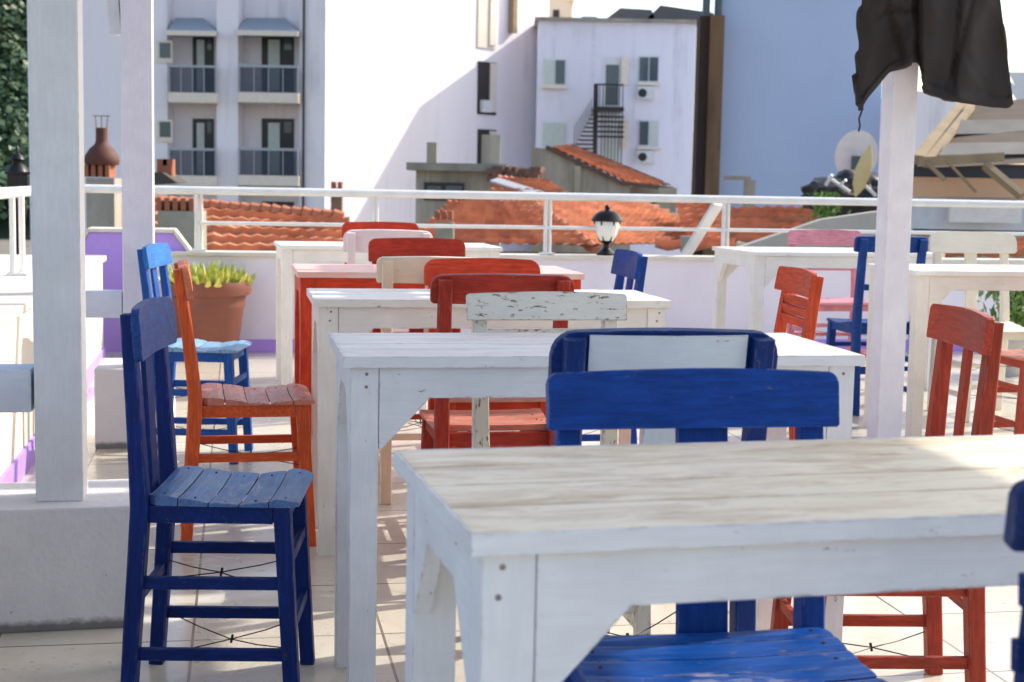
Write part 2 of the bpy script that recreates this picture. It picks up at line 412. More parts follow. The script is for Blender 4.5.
    if style == 'splat': vert(0, 0.062)
    elif style == 'splat2': vert(-0.055, 0.03); vert(0.055, 0.03)
    elif style == 'narrow': vert(0, 0.034)
    elif style == 'slats': 
        for z in (zb - 0.022, zb - 0.052, zb - 0.082): horiz(z, 0.027)
        MB()
    elif style == 'twin': horiz(zb - 0.035, 0.028, ext=0.012)
    elif style == 'ladder':
        for k in range(4): horiz(zb - 0.034 - k * 0.062, 0.03, ext=0.027)
    elif style == 'hmid': horiz(0.62, 0.03)
    elif style == 'wide': vert(-0.018, 0.078)
    elif style == 'whitesplat': vert(0, 0.075, panel or WHITE)
    return t

U = PHI; DN = PHI + PI; RGT = PHI - PI / 2; LFT = PHI + PI / 2
def A(a, b): p = ter(a, b); return p.x, p.y
# row along the five tables
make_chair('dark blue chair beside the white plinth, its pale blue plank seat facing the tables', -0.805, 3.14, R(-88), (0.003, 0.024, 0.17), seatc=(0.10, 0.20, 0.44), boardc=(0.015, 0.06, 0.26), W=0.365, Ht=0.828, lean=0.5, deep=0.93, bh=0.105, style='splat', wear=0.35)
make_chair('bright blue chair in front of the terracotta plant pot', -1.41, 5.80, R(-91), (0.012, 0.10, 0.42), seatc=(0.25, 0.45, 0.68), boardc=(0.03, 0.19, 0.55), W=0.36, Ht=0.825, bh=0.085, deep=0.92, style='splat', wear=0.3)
make_chair('orange red chair seen side on behind the near left dark blue chair', -0.99, 4.47, PHI - PI / 2 + R(2), ORANGE, seatc=(0.66, 0.24, 0.17), boardc=(0.66, 0.20, 0.10), W=0.38, Ht=0.836, style='narrow', wear=0.45)
make_chair('blue chair whose backrest has a pale white panel, pushed in at the second table', *A(0.708, 2.42), U, (0.006, 0.035, 0.19), W=0.395, bh=0.105, rad=0.042, style='whitesplat', panel=(0.62, 0.68, 0.74), wear=0.3)
make_chair('large royal blue chair tucked under the nearest table with its wide board above the top', *A(0.655, 2.11), DN, (0.003, 0.055, 0.31), seatc=(0.006, 0.075, 0.36), W=0.44, Ht=0.822, planks=7, bh=0.082, rad=0.016, style='wide', wear=0.4, bow=0.004)
make_chair('white chair with cracked peeling paint on its flat back board', *A(0.717, 3.49), DN, (0.68, 0.66, 0.60), boardc=(0.70, 0.69, 0.64), W=0.385, Ht=0.83, bh=0.062, rad=0.006, style='twin', wear=1.25, bow=0.0)
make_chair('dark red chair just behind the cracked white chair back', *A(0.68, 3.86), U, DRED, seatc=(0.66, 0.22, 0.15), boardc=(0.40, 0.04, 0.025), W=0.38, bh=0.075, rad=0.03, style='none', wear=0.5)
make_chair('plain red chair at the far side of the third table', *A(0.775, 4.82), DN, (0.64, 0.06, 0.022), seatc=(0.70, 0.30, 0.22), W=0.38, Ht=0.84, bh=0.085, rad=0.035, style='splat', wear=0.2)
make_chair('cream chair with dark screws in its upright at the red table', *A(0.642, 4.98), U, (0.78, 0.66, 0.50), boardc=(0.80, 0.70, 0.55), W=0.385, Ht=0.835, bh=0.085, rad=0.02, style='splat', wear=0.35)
make_chair('deep red chair at the far side of the red table', *A(0.72, 6.18), DN, (0.45, 0.045, 0.022), W=0.40, bh=0.095, rad=0.03, style='splat', wear=0.35)
make_chair('pale pinkish white chair at the near side of the farthest table of the row', *A(0.67, 6.85), U, PALE, W=0.41, Ht=0.86, bh=0.10, rad=0.04, style='splat', wear=0.3)
make_chair('bright red chair at the very end of the row, nearest the railing', *A(0.775, 8.42), DN, (0.62, 0.05, 0.022), W=0.43, Ht=0.85, bh=0.09, rad=0.035, style='splat', wear=0.1)
make_chair('blue chair at the right end of the red table, below the lantern', *A(1.51, 5.7), LFT, (0.008, 0.06, 0.33), W=0.37, Ht=0.83, bh=0.10, rad=0.02, style='splat', wear=0.15)
make_chair('orange red chair with thin horizontal back slats at the right end of the third table', *A(1.69, 4.36), LFT - R(5), (0.62, 0.085, 0.03), W=0.37, Ht=0.842, bh=0.074, rad=0.012, style='slats', wear=0.35)
make_chair('brick red chair with an upright splat, in front of the right white table', *A(1.545, 2.95), LFT - R(8), (0.38, 0.05, 0.026), boardc=(0.42, 0.055, 0.028), W=0.355, Ht=0.84, bh=0.076, lean=0.5, rad=0.012, style='narrow', wear=0.35)
make_chair('red chair cut off by the right edge of the picture under the right table', *A(3.42, 5.60), LFT, (0.50, 0.075, 0.04), seatc=(0.66, 0.25, 0.16), style='splat', wear=0.35)
make_chair('cream white chair behind the right table beside the post', *A(3.56, 6.9), DN, CREAM, W=0.46, Ht=0.885, bh=0.10, rad=0.045, style='splat', wear=0.1, wide=0.39)
make_chair('dark blue chair partly hidden behind the slim right post', *A(3.07, 6.74), U, (0.007, 0.055, 0.27), W=0.37, Ht=0.865, bh=0.075, rad=0.02, style='hmid', wear=0.2)
make_chair('pink chair at the far side of the far right table', *A(3.40, 8.42), DN, PINK, W=0.46, Ht=0.84, bh=0.085, rad=0.03, style='hmid', wear=0.2)
make_chair('near blue ladder back chair cut off by the right edge of the picture', 0.638, 1.295, PHI * 0.3, (0.005, 0.03, 0.16), W=0.39, Ht=0.842, bh=0.062, rad=0.014, style='ladder', wear=0.1, wide=0.36)

# ------------------------------------------------------------------ tables
def cx_(col, ax='x'): return paint(col, ax, 0.35, wood=(0.22, 0.17, 0.12))
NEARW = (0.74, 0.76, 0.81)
def make_table(label, a, b, dyaw=0.0, L=1.07, Wd=0.47, col=WHITE, topc=None, stain=None, wear=0.4, stain_amt=0.5, gus=0.10, edging=False):
    topc = topc or col
    p = ter(a, b); t = thing('wooden_table', label, 'table', (p.x, p.y, 0), PHI + dyaw, 'wooden tables on the terrace')
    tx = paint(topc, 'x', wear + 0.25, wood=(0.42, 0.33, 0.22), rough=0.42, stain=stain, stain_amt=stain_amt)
    cz = paint(col, 'z', wear, wood=(0.22, 0.17, 0.12)); cx = paint(col, 'x', wear, wood=(0.22, 0.17, 0.12)); cy = paint(col, 'y', wear, wood=(0.22, 0.17, 0.12))
    # top: planks with fine seams
    m = MB(); yy = -Wd / 2; cuts = [0.27, 0.245, 0.235, 0.25]
    s_ = sum(cuts)
    for c in cuts:
        w_ = Wd * c / s_
        m.box((0, yy + w_ / 2, 0.739 + random.uniform(-0.0006, 0.0006)), (L, w_ - (0.0026 if edging else 0.0016), 0.022), bev=0.0028); yy += w_
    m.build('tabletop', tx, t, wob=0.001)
    if edging:
        for sy in (-1, 1): MB().box((0, sy * (Wd / 2 + 0.0015), 0.7388), (L + 0.006, 0.004, 0.0225), bev=0.0008).build('edging', cx_(col), t)
        for sx in (-1, 1): MB().box((sx * (L / 2 + 0.0015), 0, 0.7388), (0.004, Wd - 0.002, 0.0225), bev=0.0008).build('edging', cx_(col, 'y'), t)
    lx, ly = L / 2 - 0.012, Wd / 2 - 0.012; ls = 0.056
    for sx in (-1, 1):
        for sy in (-1, 1):
            MB().bar((sx * (lx - ls / 2), sy * (ly - ls / 2), 0), (sx * (lx - ls / 2), sy * (ly - ls / 2), 0.7275), ls * 0.95, ls * 0.95, bev=0.0015, w1=ls, d1=ls).build('leg', cz, t, wob=0.0012)
    if edging:                   # filled screw holes by the near corners
        for sx in (-1, 1):
            for zz in (0.712, 0.684):
                q = (sx * (lx - ls * random.uniform(0.3, 0.65)), -ly, zz + random.uniform(-.006, .006))
                MB().tube((q[0], q[1] - 0.0006, q[2]), (q[0], q[1] + 0.002, q[2]), 0.0034, 10).build('screw', simple('screw_rust', (0.26, 0.21, 0.17), 0.7), t)
    # aprons with angled corner brackets
    ah = 0.060
    def outline(w_, g, gh):
        return [(-w_ / 2, 0), (w_ / 2, 0), (w_ / 2, -gh), (w_ / 2 - 0.006, -gh), (w_ / 2 - g, -ah), (-w_ / 2 + g, -ah), (-w_ / 2 + 0.006, -gh), (-w_ / 2, -gh)]
    wl = 2 * lx - 2 * ls - 0.001; ws = 2 * ly - 2 * ls - 0.001
    for s in (-1, 1):
        MB().prism(outline(wl, gus, ah + gus * 1.02), (0, s * (ly - 0.0118), 0.727), (1, 0, 0), (0, 0, 1), 0.022, bev=0.0015).build('apron', cx, t)
        MB().prism(outline(ws, 0.085, ah + 0.11), (s * (lx - 0.0118), 0, 0.727), (0, 1, 0), (0, 0, 1), 0.022, bev=0.0015).build('apron', cy, t)
    return t
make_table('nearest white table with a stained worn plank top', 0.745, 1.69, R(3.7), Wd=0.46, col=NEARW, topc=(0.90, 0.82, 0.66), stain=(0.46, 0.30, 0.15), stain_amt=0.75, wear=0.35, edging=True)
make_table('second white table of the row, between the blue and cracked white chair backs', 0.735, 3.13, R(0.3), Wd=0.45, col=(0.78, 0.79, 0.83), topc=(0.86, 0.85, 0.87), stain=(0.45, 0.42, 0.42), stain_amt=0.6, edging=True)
make_table('third white table of the row, behind the dark red chair', 0.735, 4.50, R(0.2), L=1.05, Wd=0.43, col=(0.80, 0.77, 0.72), topc=(0.88, 0.86, 0.84), stain=(0.6, 0.55, 0.48), stain_amt=0.3, edging=True)
make_table('red painted table with glare coloured pink into its top', 0.745, 5.79, R(0.5), L=1.08, Wd=0.52, col=(0.68, 0.06, 0.022), topc=(0.82, 0.48, 0.43), stain=(0.8, 0.7, 0.66), stain_amt=0.6, wear=0.2)  # pale pink top and stain colours stand in for glare on red paint
make_table('farthest white table of the row, in front of the railing wall', 0.765, 7.95, R(2), L=1.15, Wd=0.53, topc=(0.85, 0.82, 0.76), col=(0.84, 0.80, 0.72), wear=0.2)
make_table('right white table directly behind the slim post', 3.36, 6.20, R(0), L=1.08, Wd=0.52, topc=(0.86, 0.83, 0.76), col=(0.82, 0.76, 0.66), wear=0.2)
make_table('far right white table with the pink chair behind it', 3.18, 7.83, R(3), L=1.10, Wd=0.62, topc=(0.86, 0.83, 0.78), col=(0.82, 0.79, 0.74), wear=0.2)

# ------------------------------------------------------------------ terrace
fl = MB(); c0 = ter(0, 0)
fl.box((1.2, 3.3, -0.06), (9.2, 12.7, 0.12)); f_ = fl.build('terrace_floor', floor_material())
f_.rotation_euler = (0, 0, PHI); f_.location = (0, 0, 0); struct(f_)
body = MB(); body.box((1.2, 3.3, -3.15), (9.2, 12.7, 6.0)); o = body.build('terrace_building', rough_mat('plaster_wall', (0.7, 0.68, 0.62))); o.rotation_euler = (0, 0, PHI)
tag(o, 'plain white building body carrying the terrace', 'building')

plaster = rough_mat('plaster_lavender', (0.86, 0.82, 0.90), (0.78, 0.74, 0.82), 2.5, 0.8, 0.3, 90, spots=(0.42, 0.38, 0.36), spot_thr=0.73)
coping = rough_mat('coping_stone', (0.78, 0.74, 0.66), (0.62, 0.56, 0.48), 6, 0.7, 0.3, 80)
purple = rough_mat('purple_paint', (0.50, 0.32, 0.86), (0.43, 0.27, 0.78), 3, 0.6, 0.2, 80)
rot_t = Matrix.Rotation(PHI, 3, 'Z')
# parapet below the railing
t = thing('parapet_wall', 'low lavender white parapet wall along the far end under the railing', 'wall', ter(2.5, 9.56), PHI)
MB().box((0.0, 0.0, 0.30), (6.2, 0.18, 0.60), bev=0.004).build('wall', plaster, t)
MB().box((0.0, -0.005, 0.612), (6.22, 0.23, 0.024), bev=0.004).build('coping', coping, t)
MB().box((0.0, -0.096, 0.04), (6.2, 0.014, 0.078)).build('skirting', purple, t)
# left side wall
t = thing('side_wall', 'sunlit white side wall running along the left edge of the terrace', 'wall', ter(-0.78, 0), PHI)
MB().box((-0.45, 4.9, 0.295), (0.90, 8.1, 0.59), bev=0.004).build('wall', rough_mat('plaster_warm', (0.80, 0.76, 0.66), (0.72, 0.67, 0.56), 2.5, 0.8, 0.3, 90), t)
MB().box((-0.44, 4.9, 0.606), (0.92, 8.16, 0.030), bev=0.004).build('coping', coping, t)
MB().box((0.006, 4.9, 0.045), (0.014, 8.08, 0.088)).build('skirting', purple, t)
# neighbouring grey wall beyond the side wall
t = MB(); t.box((-2.3, 6.2, 0.2), (0.5, 6.4, 1.3)); o = t.build('boundary_wall', rough_mat('grey_render', (0.52, 0.50, 0.47), (0.42, 0.40, 0.37), 3, 0.9)); o.rotation_euler = (0, 0, PHI)
tag(o, 'grey rendered boundary wall beyond the left railing', 'wall')
# purple pier
t = thing('corner_pier', 'purple pier with slanted cream coping at the far left corner', 'pier', ter(-0.64, 9.62), PHI)
hx = 0.335
MB().prism([(-hx, 0), (hx, 0), (hx, 0.60), (hx - 0.10, 0.735), (-hx + 0.07, 0.735), (-hx, 0.60)], (0, 0, 0), (1, 0, 0), (0, 0, 1), 0.24, bev=0.003).build('wall', purple, t)
m = MB()
m.bar((-hx + 0.06, 0, 0.748), (hx - 0.09, 0, 0.748), 0.27, 0.022, xdir=(0, 1, 0))
m.bar((hx - 0.095, 0, 0.749), (hx + 0.012, 0, 0.605), 0.27, 0.02, xdir=(0, 1, 0)); m.bar((-hx + 0.064, 0, 0.749), (-hx - 0.012, 0, 0.605), 0.27, 0.02, xdir=(0, 1, 0))
m.build('coping', coping, t)

# railing
steel = simple('white_enamel_tube', (0.78, 0.78, 0.76), 0.25)
t = thing('railing', 'white tubular metal railing with a thick top tube along the terrace edge', 'railing', ter(0, 9.53), PHI)
m = MB(); m.tube((-1.02, 0, 1.0), (5.9, 0, 1.0), 0.026, 14); m.build('top_rail', steel, t, smooth=True)
m = MB(); m.tube((-0.25, 0, 0.80), (5.9, 0, 0.80), 0.012, 10); m.build('mid_rail', steel, t, smooth=True)
m = MB(); m.tube((-1.02, 0, 1.0), (-1.02, -7.5, 1.0), 0.026, 14); m.build('top_rail', steel, t, smooth=True)
for a in (-0.25, 0.84, 1.96, 3.16, 4.32, 5.45):
    m = MB(); m.tube((a - 0.013, 0, 0.62), (a - 0.013, 0, 0.985), 0.014, 10); m.tube((a + 0.016, 0, 0.62), (a + 0.016, 0, 0.985), 0.011, 10)
    m.box((a, 0, 0.633), (0.09, 0.07, 0.012)); m.build('post', steel, t, smooth=True)
for b in (0.0, -2.35, -4.6):
    m = MB(); m.tube((-1.02, b - 0.02, 0.62), (-1.02, b - 0.02, 0.985), 0.014, 10); m.tube((-0.985, b + 0.02, 0.62), (-0.985, b + 0.02, 0.985), 0.014, 10)
    m.box((-1.0, b, 0.628), (0.09, 0.09, 0.012)); m.build('post', steel, t, smooth=True)
m = MB(); m.bar((3.12, 0.05, 0.97), (2.98, 0.5, 0.50), 0.07, 0.03); m.build('brace', steel, t)

# pergola
t = thing('pergola', 'white timber pergola standing over the near tables on square posts', 'pergola', ter(0, 0), PHI)
pz = paint((0.72, 0.72, 0.74), 'z', 0.15, rough=0.55); px_ = paint((0.66, 0.70, 0.80), 'x', 0.2, rough=0.55); py_ = paint((0.72, 0.72, 0.74), 'y', 0.2)
P1 = (-0.43, 3.77); P2 = (-0.40, 6.22); P3 = (2.62, 5.75); P4 = (2.9, 1.2)
for (a, b), zb in ((P1, 0.30), (P2, 0.32), (P3, 0.0)):
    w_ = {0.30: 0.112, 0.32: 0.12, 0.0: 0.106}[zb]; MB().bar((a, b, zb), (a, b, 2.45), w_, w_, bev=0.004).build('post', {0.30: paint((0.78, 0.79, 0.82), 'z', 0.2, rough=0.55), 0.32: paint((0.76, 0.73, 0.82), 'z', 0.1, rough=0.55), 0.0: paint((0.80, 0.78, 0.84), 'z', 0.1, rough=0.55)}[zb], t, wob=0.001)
MB().bar((P2[0] - 0.082, P2[1], 1.64), (P2[0] - 0.13, P2[1], 2.42), 0.045, 0.07, bev=0.003).build('knee_brace', pz, t)
pm = rough_mat('whitewashed_block', (0.80, 0.80, 0.82), (0.70, 0.70, 0.72), 4, 0.85, 0.9, 45, spots=(0.16, 0.15, 0.14), spot_thr=0.665, dist=0.006)
# whitewash with a mouldy band at the floor
def mould(m0):
    t_, n, l, b = m0.node_tree, m0.node_tree.nodes, m0.node_tree.links, m0.node_tree.nodes['Principled BSDF']
    src = b.inputs['Base Color'].links[0].from_socket
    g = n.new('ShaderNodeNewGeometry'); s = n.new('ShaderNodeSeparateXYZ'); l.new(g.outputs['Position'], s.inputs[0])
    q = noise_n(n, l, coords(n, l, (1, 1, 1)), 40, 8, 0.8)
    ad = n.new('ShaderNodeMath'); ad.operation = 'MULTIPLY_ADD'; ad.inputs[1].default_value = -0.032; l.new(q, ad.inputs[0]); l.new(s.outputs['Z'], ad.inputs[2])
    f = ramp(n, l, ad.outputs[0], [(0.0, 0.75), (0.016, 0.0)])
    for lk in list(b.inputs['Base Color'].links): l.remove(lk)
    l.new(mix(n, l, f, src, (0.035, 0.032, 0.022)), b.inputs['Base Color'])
mould(pm)
MB().box((P1[0] - 0.17, P1[1] + 0.03, 0.15), (0.68, 0.34, 0.30), Matrix.Rotation(R(3.5), 3, 'Z'), bev=0.006).build('plinth', pm, t, wob=0.004)
MB().box((P2[0] - 0.02, P2[1] + 0.08, 0.16), (0.30, 0.38, 0.32), bev=0.006).build('plinth', pm, t, wob=0.004)
for (a, b) in (P1, P2):
    MB().bar((a - 0.063, b, 0.572), (-0.80 if b > 5 else -0.95, b, 0.572), 0.11, 0.105, xdir=(0, 1, 0), bev=0.004).build('cross_rail', px_, t)
for a in (-0.43, 2.62):
    MB().box((a, 3.0, 2.50), (0.08, 7.4, 0.12), bev=0.004).build('beam', py_, t)
for k in range(9):
    MB().box((1.25, -0.4 + k * 0.85, 2.60), (4.0, 0.05, 0.08), bev=0.003).build('rafter', px_, t)
b = -0.6
while b < 5.65:
    if b < 1.8: w_, g = 0.20, random.uniform(0.02, 0.05)
    elif b < 4.5: w_, g = 0.22, 0.003
    else: w_, g = random.uniform(0.08, 0.12), random.uniform(0.06, 0.10)
    MB().box((1.25, b + w_ / 2, 2.652), (4.1, w_, 0.018)).build('roof_board', px_, t)
    b += w_ + g

# black quilted jacket hanging on the right post
def jacket():
    pp = ter(*P3); Y0 = pp.y - 0.12
    t = thing('hanging_jacket', 'black quilted jacket hanging upside down over the slim right post', 'jacket', (pp.x, Y0, 1.4))
    up_ = [(855, 82), (857, 104), (862, 109), (868, 98), (876, 88), (888, 73), (905, 66), (915, 62), (919, 62), (922, 78), (927, 92), (945, 99), (965, 103), (990, 107), (1008, 108), (1013, 104)]
    m = MB(); nx = 70; nz = 46; grid = []
    def low(x):
        for (xa, ya), (xb, yb) in zip(up_, up_[1:]):
            if xa <= x <= xb: return ya + (yb - ya) * (x - xa) / max(1e-6, xb - xa)
        return up_[-1][1]
    for j in range(nz + 1):
        v = j / nz; row = []
        for i in range(nx + 1):
            u = i / nx
            xt = 863 + u * (1003 - 868); xb = 855 + u * (1013 - 855)
            yb = low(xb); y = -75 + (yb + 75) * v; x = xt + (xb - xt) * max(0, (y + 20) / 120.0 if y > -20 else 0)
            x = min(max(x, 850), 1016)
            d = 0.03 * math.sin(u * 7.5 + 0.5) * (0.4 + 0.6 * v) + 0.012 * math.sin(u * 19 + v * 4) + 0.02 * noise.noise(Vector((u * 6, v * 5, 1)))
            if 0.36 < u < 0.44: d += 0.045 * (1 - abs(u - 0.40) / 0.04)
            q = abs(((u * 2.2 + v * 1.5) % 1) - 0.5) * 2; q2 = abs(((u * 2.2 - v * 1.5) % 1) - 0.5) * 2
            d -= 0.004 * min(1, 5 * min(q, q2))
            if v > 0.94: d -= 0.012
            for (ua, va, ub, vb) in ((0.10, 0.15, 0.30, 0.95), (0.58, 0.95, 0.92, 0.1), (0.12, 0.55, 0.38, 0.62), (0.72, 0.3, 0.62, 0.95)):
                tt = max(0, min(1, ((u - ua) * (ub - ua) + (v - va) * (vb - va)) / ((ub - ua) ** 2 + (vb - va) ** 2)))
                dd = math.hypot(u - ua - (ub - ua) * tt, (v - va - (vb - va) * tt) * 0.8); d += 0.016 * math.exp(-(dd / 0.018) ** 2)
            d += 0.005 * abs(noise.noise(Vector((u * 9, v * 7, 4))))
            row.append(m.bm.verts.new(at(x, y, Y0 + d)))
        grid.append(row)
    for j in range(nz):
        for i in range(nx): m.bm.faces.new((grid[j][i], grid[j][i + 1], grid[j + 1][i + 1], grid[j + 1][i]))
    mt = rough_mat('black_nylon', (0.017, 0.0135, 0.013), (0.024, 0.019, 0.018), 5, 0.75, 0.3, 50)
    o = m.build('shell', mt, t, origin=t.location, smooth=True)
    s = o.modifiers.new('thick', 'SOLIDIFY'); s.thickness = 0.02; s.offset = 1
    m = MB(); a = at(861, 106, Y0 - 0.02)
    pts = [a, a + Vector((0.004, 0, -0.02)), a + Vector((-0.006, 0, -0.05)), a + Vector((0.0, 0.003, -0.075)), a + Vector((-0.005, 0, -0.1))]
    m.path(pts, 0.004, 6); m.tube(a + Vector((0, 0, 0.008)), a + Vector((0, 0, -0.018)), 0.011, 8); m.build('drawcord', simple('cord_black', (0.01, 0.01, 0.01), 0.5), t, origin=t.location)
jacket()

# terracotta pot with succulents
pc = Vector((-1.84, 9.02, 0))
t = thing('plant_pot', 'large terracotta pot of spiky green succulents at the far left wall', 'potted plant', pc)
MB().lathe([(0.165, 0), (0.172, 0.01), (0.215, 0.30), (0.222, 0.31), (0.222, 0.325), (0.228, 0.37), (0.232, 0.375), (0.255, 0.385), (0.262, 0.41), (0.266, 0.45), (0.262, 0.466), (0.235, 0.458), (0.225, 0.42), (0.0, 0.41)], (0, 0, 0), 48).build('pot', rough_mat('terracotta', (0.22, 0.072, 0.042), (0.16, 0.055, 0.036), 5, 0.6, 0.15, 60), t, smooth=True)
m = MB(); m.lathe([(0.0, 0.40), (0.22, 0.405), (0.2, 0.43), (0.0, 0.44)], (0, 0, 0), 20); m.build('soil', simple('soil', (0.04, 0.03, 0.02), 0.9), t)
def leafmat(name, c1, c2):
    m = bpy.data.materials.new(name); tt, n, l, b = nodes(m)
    v = coords(n, l, (1, 1, 1)); a = noise_n(n, l, v, 22, 3); l.new(mix(n, l, ramp(n, l, a, [(0.35, 0.0), (0.65, 1.0)]), c1, c2), b.inputs['Base Color'])
    b.inputs['Roughness'].default_value = 0.5; b.inputs['Subsurface Weight'].default_value = 0.0
    return m
m = MB()
for k in range(240):
    ang = random.uniform(0, 2 * PI); rr = 0.22 * math.sqrt(random.random()); base = Vector((rr * math.cos(ang), rr * math.sin(ang), 0.42))
    out = Vector((math.cos(ang + random.uniform(-.8, .8)), math.sin(ang + random.uniform(-.8, .8)), 0)) * random.uniform(0.4, 3.2)
    ln = random.uniform(0.10, 0.19) * (1.15 - rr * 1.6); d = (out * 0.7 + Vector((0, 0, 1))).normalized()
    side = d.cross(Vector((0, 0, 1)));
    if side.length < 0.01: side = Vector((1, 0, 0))
    side.normalize(); nn = side.cross(d); wd = random.uniform(0.013, 0.024)
    mid = base + d * ln * 0.55; tip = base + (d * 0.9 + Vector((0, 0, 0.25))).normalized() * ln
    ring0 = [base + side * wd * 0.7, base + nn * wd * 0.5, base - side * wd * 0.7, base - nn * wd * 0.3]
    ring1 = [mid + side * wd, mid + nn * wd * 0.6, mid - side * wd, mid - nn * wd * 0.4]
    a_ = [m.bm.verts.new(q) for q in ring0]; b_ = [m.bm.verts.new(q) for q in ring1]; tp = m.bm.verts.new(tip)
    for i in range(4):
        m.bm.faces.new((a_[i], a_[(i + 1) % 4], b_[(i + 1) % 4], b_[i])); m.bm.faces.new((b_[i], b_[(i + 1) % 4], tp))
m.build('foliage', leafmat('succulent', (0.22, 0.34, 0.06), (0.75, 0.68, 0.16)), t, smooth=True)

# lanterns
blk = simple('black_iron', (0.012, 0.011, 0.011), 0.4, 0.3)
def lantern(p, s, label, rz=0.0, lit=True):
    t = thing('lantern', label, 'lantern', p, rz); t.scale = (1.3, 1.3, 1.0)
    MB().lathe([(0.05 * s, 0), (0.055 * s, 0.012 * s), (0.035 * s, 0.03 * s), (0.018 * s, 0.05 * s), (0.016 * s, 0.075 * s), (0.03 * s, 0.085 * s), (0.02 * s, 0.095 * s)], (0, 0, 0), 16).build('base', blk, t, smooth=True)
    MB().lathe([(0.034 * s, 0.095 * s), (0.055 * s, 0.14 * s), (0.068 * s, 0.20 * s), (0.062 * s, 0.245 * s), (0.04 * s, 0.275 * s)], (0, 0, 0), 16).build('glass', simple('milky_glass', (0.88, 0.86, 0.78), 0.2), t)
    m = MB()
    for k in range(6):
        a = k * PI / 3; m.bar((0.037 * s * math.cos(a), 0.037 * s * math.sin(a), 0.092 * s), (0.072 * s * math.cos(a), 0.072 * s * math.sin(a), 0.245 * s), 0.007 * s, 0.007 * s)
    m.lathe([(0.03 * s, 0.088 * s), (0.042 * s, 0.095 * s), (0.04 * s, 0.103 * s)], (0, 0, 0), 6); m.build('cage', blk, t)
    MB().lathe([(0.078 * s, 0.232 * s), (0.086 * s, 0.240 * s), (0.074 * s, 0.262 * s), (0.062 * s, 0.282 * s), (0.046 * s, 0.298 * s), (0.024 * s, 0.305 * s), (0.014 * s, 0.31 * s), (0.012 * s, 0.322 * s), (0.016 * s, 0.33 * s), (0.006 * s, 0.345 * s)], (0, 0, 0), 12).build('cap', blk, t, smooth=True)
lantern(ter(2.36, 9.55, 0.624), 0.95, 'black lantern with milky glass standing on the parapet behind the tables')
def lantern2():
    p = at(19, 262, 9.4); t = thing('lantern', 'black lantern with a square top and dome, far left beside the thick post', 'lantern', p, 0.3)
    MB().lathe([(0.05, -0.05), (0.05, 0.02), (0.02, 0.06), (0.02, 0.20), (0.04, 0.23), (0.055, 0.33), (0.05, 0.39)], (0, 0, 0), 12).build('base', blk, t, smooth=True)
    MB().box((0, 0, 0.49), (0.125, 0.125, 0.13), bev=0.01).box((0, 0, 0.43), (0.15, 0.15, 0.02), bev=0.004).box((0, 0, 0.555), (0.15, 0.15, 0.016), bev=0.004).build('cage', blk, t)
    MB().lathe([(0.07, 0.56), (0.05, 0.60), (0.028, 0.615), (0.03, 0.625), (0.045, 0.64), (0.032, 0.665), (0.01, 0.68), (0.008, 0.70), (0.012, 0.705), (0.002, 0.725)], (0, 0, 0), 14).build('cap', blk, t, smooth=True)
lantern2()

exec_background = True
# ------------------------------------------------------------------ beyond the terrace
g = MB(); g.quad((-900, -300, -7), (900, -300, -7), (900, 1500, -7), (-900, 1500, -7))
struct(g.build('ground', rough_mat('ground_earth', (0.24, 0.21, 0.18), (0.16, 0.15, 0.12), 0.3, 0.95)))

WALL = rough_mat('white_facade', (0.95, 0.89, 0.91), (0.90, 0.84, 0.86), 0.35, 0.85, 0.2, 12, streak=True)
WALLB = rough_mat('lavender_facade', (0.88, 0.86, 0.93), (0.82, 0.80, 0.89), 0.5, 0.85, 0.2, 12, spots=(0.45, 0.42, 0.46), spot_thr=0.71, streak=True)
BLUEW = rough_mat('blue_facade', (0.49, 0.58, 0.78), (0.45, 0.54, 0.74), 0.4, 0.85, 0.2, 12)
GREY = rough_mat('old_concrete', (0.46, 0.41, 0.34), (0.24, 0.21, 0.17), 1.6, 0.9, 0.6, 20, spots=(0.14, 0.12, 0.10), spot_thr=0.64, streak=True)
DARK = simple('dark_frame', (0.02, 0.016, 0.015), 0.4)
GLASS = simple('window_glass', (0.09, 0.12, 0.14), 0.08); CURT = simple('curtain', (0.62, 0.68, 0.62), 0.7); FRM = simple('white_frame', (0.75, 0.75, 0.75), 0.4)
STUC = simple('beige_trim', (0.84, 0.74, 0.62), 0.8); RAILG = simple('balcony_glass', (0.05, 0.07, 0.10), 0.6, alpha=0.5)
TIMB = rough_mat('weathered_timber', (0.36, 0.27, 0.16), (0.24, 0.18, 0.11), 2, 0.85, 0.4, 30)

def rect(m, x0, y0, x1, y1, Y, depth, proud=0.0):
    """box whose front covers the given directions at distance Y"""
    ym = min(max((y0 + y1) / 2, 60), 240); a = at(x0, y1, Y); b_ = at(x1, y0, Y); a.x = at(x0, ym, Y).x; b_.x = at(x1, ym, Y).x
    m.box(((a.x + b_.x) / 2, Y + depth / 2 - proud, (a.z + b_.z) / 2), (abs(b_.x - a.x), depth, abs(b_.z - a.z))); return m

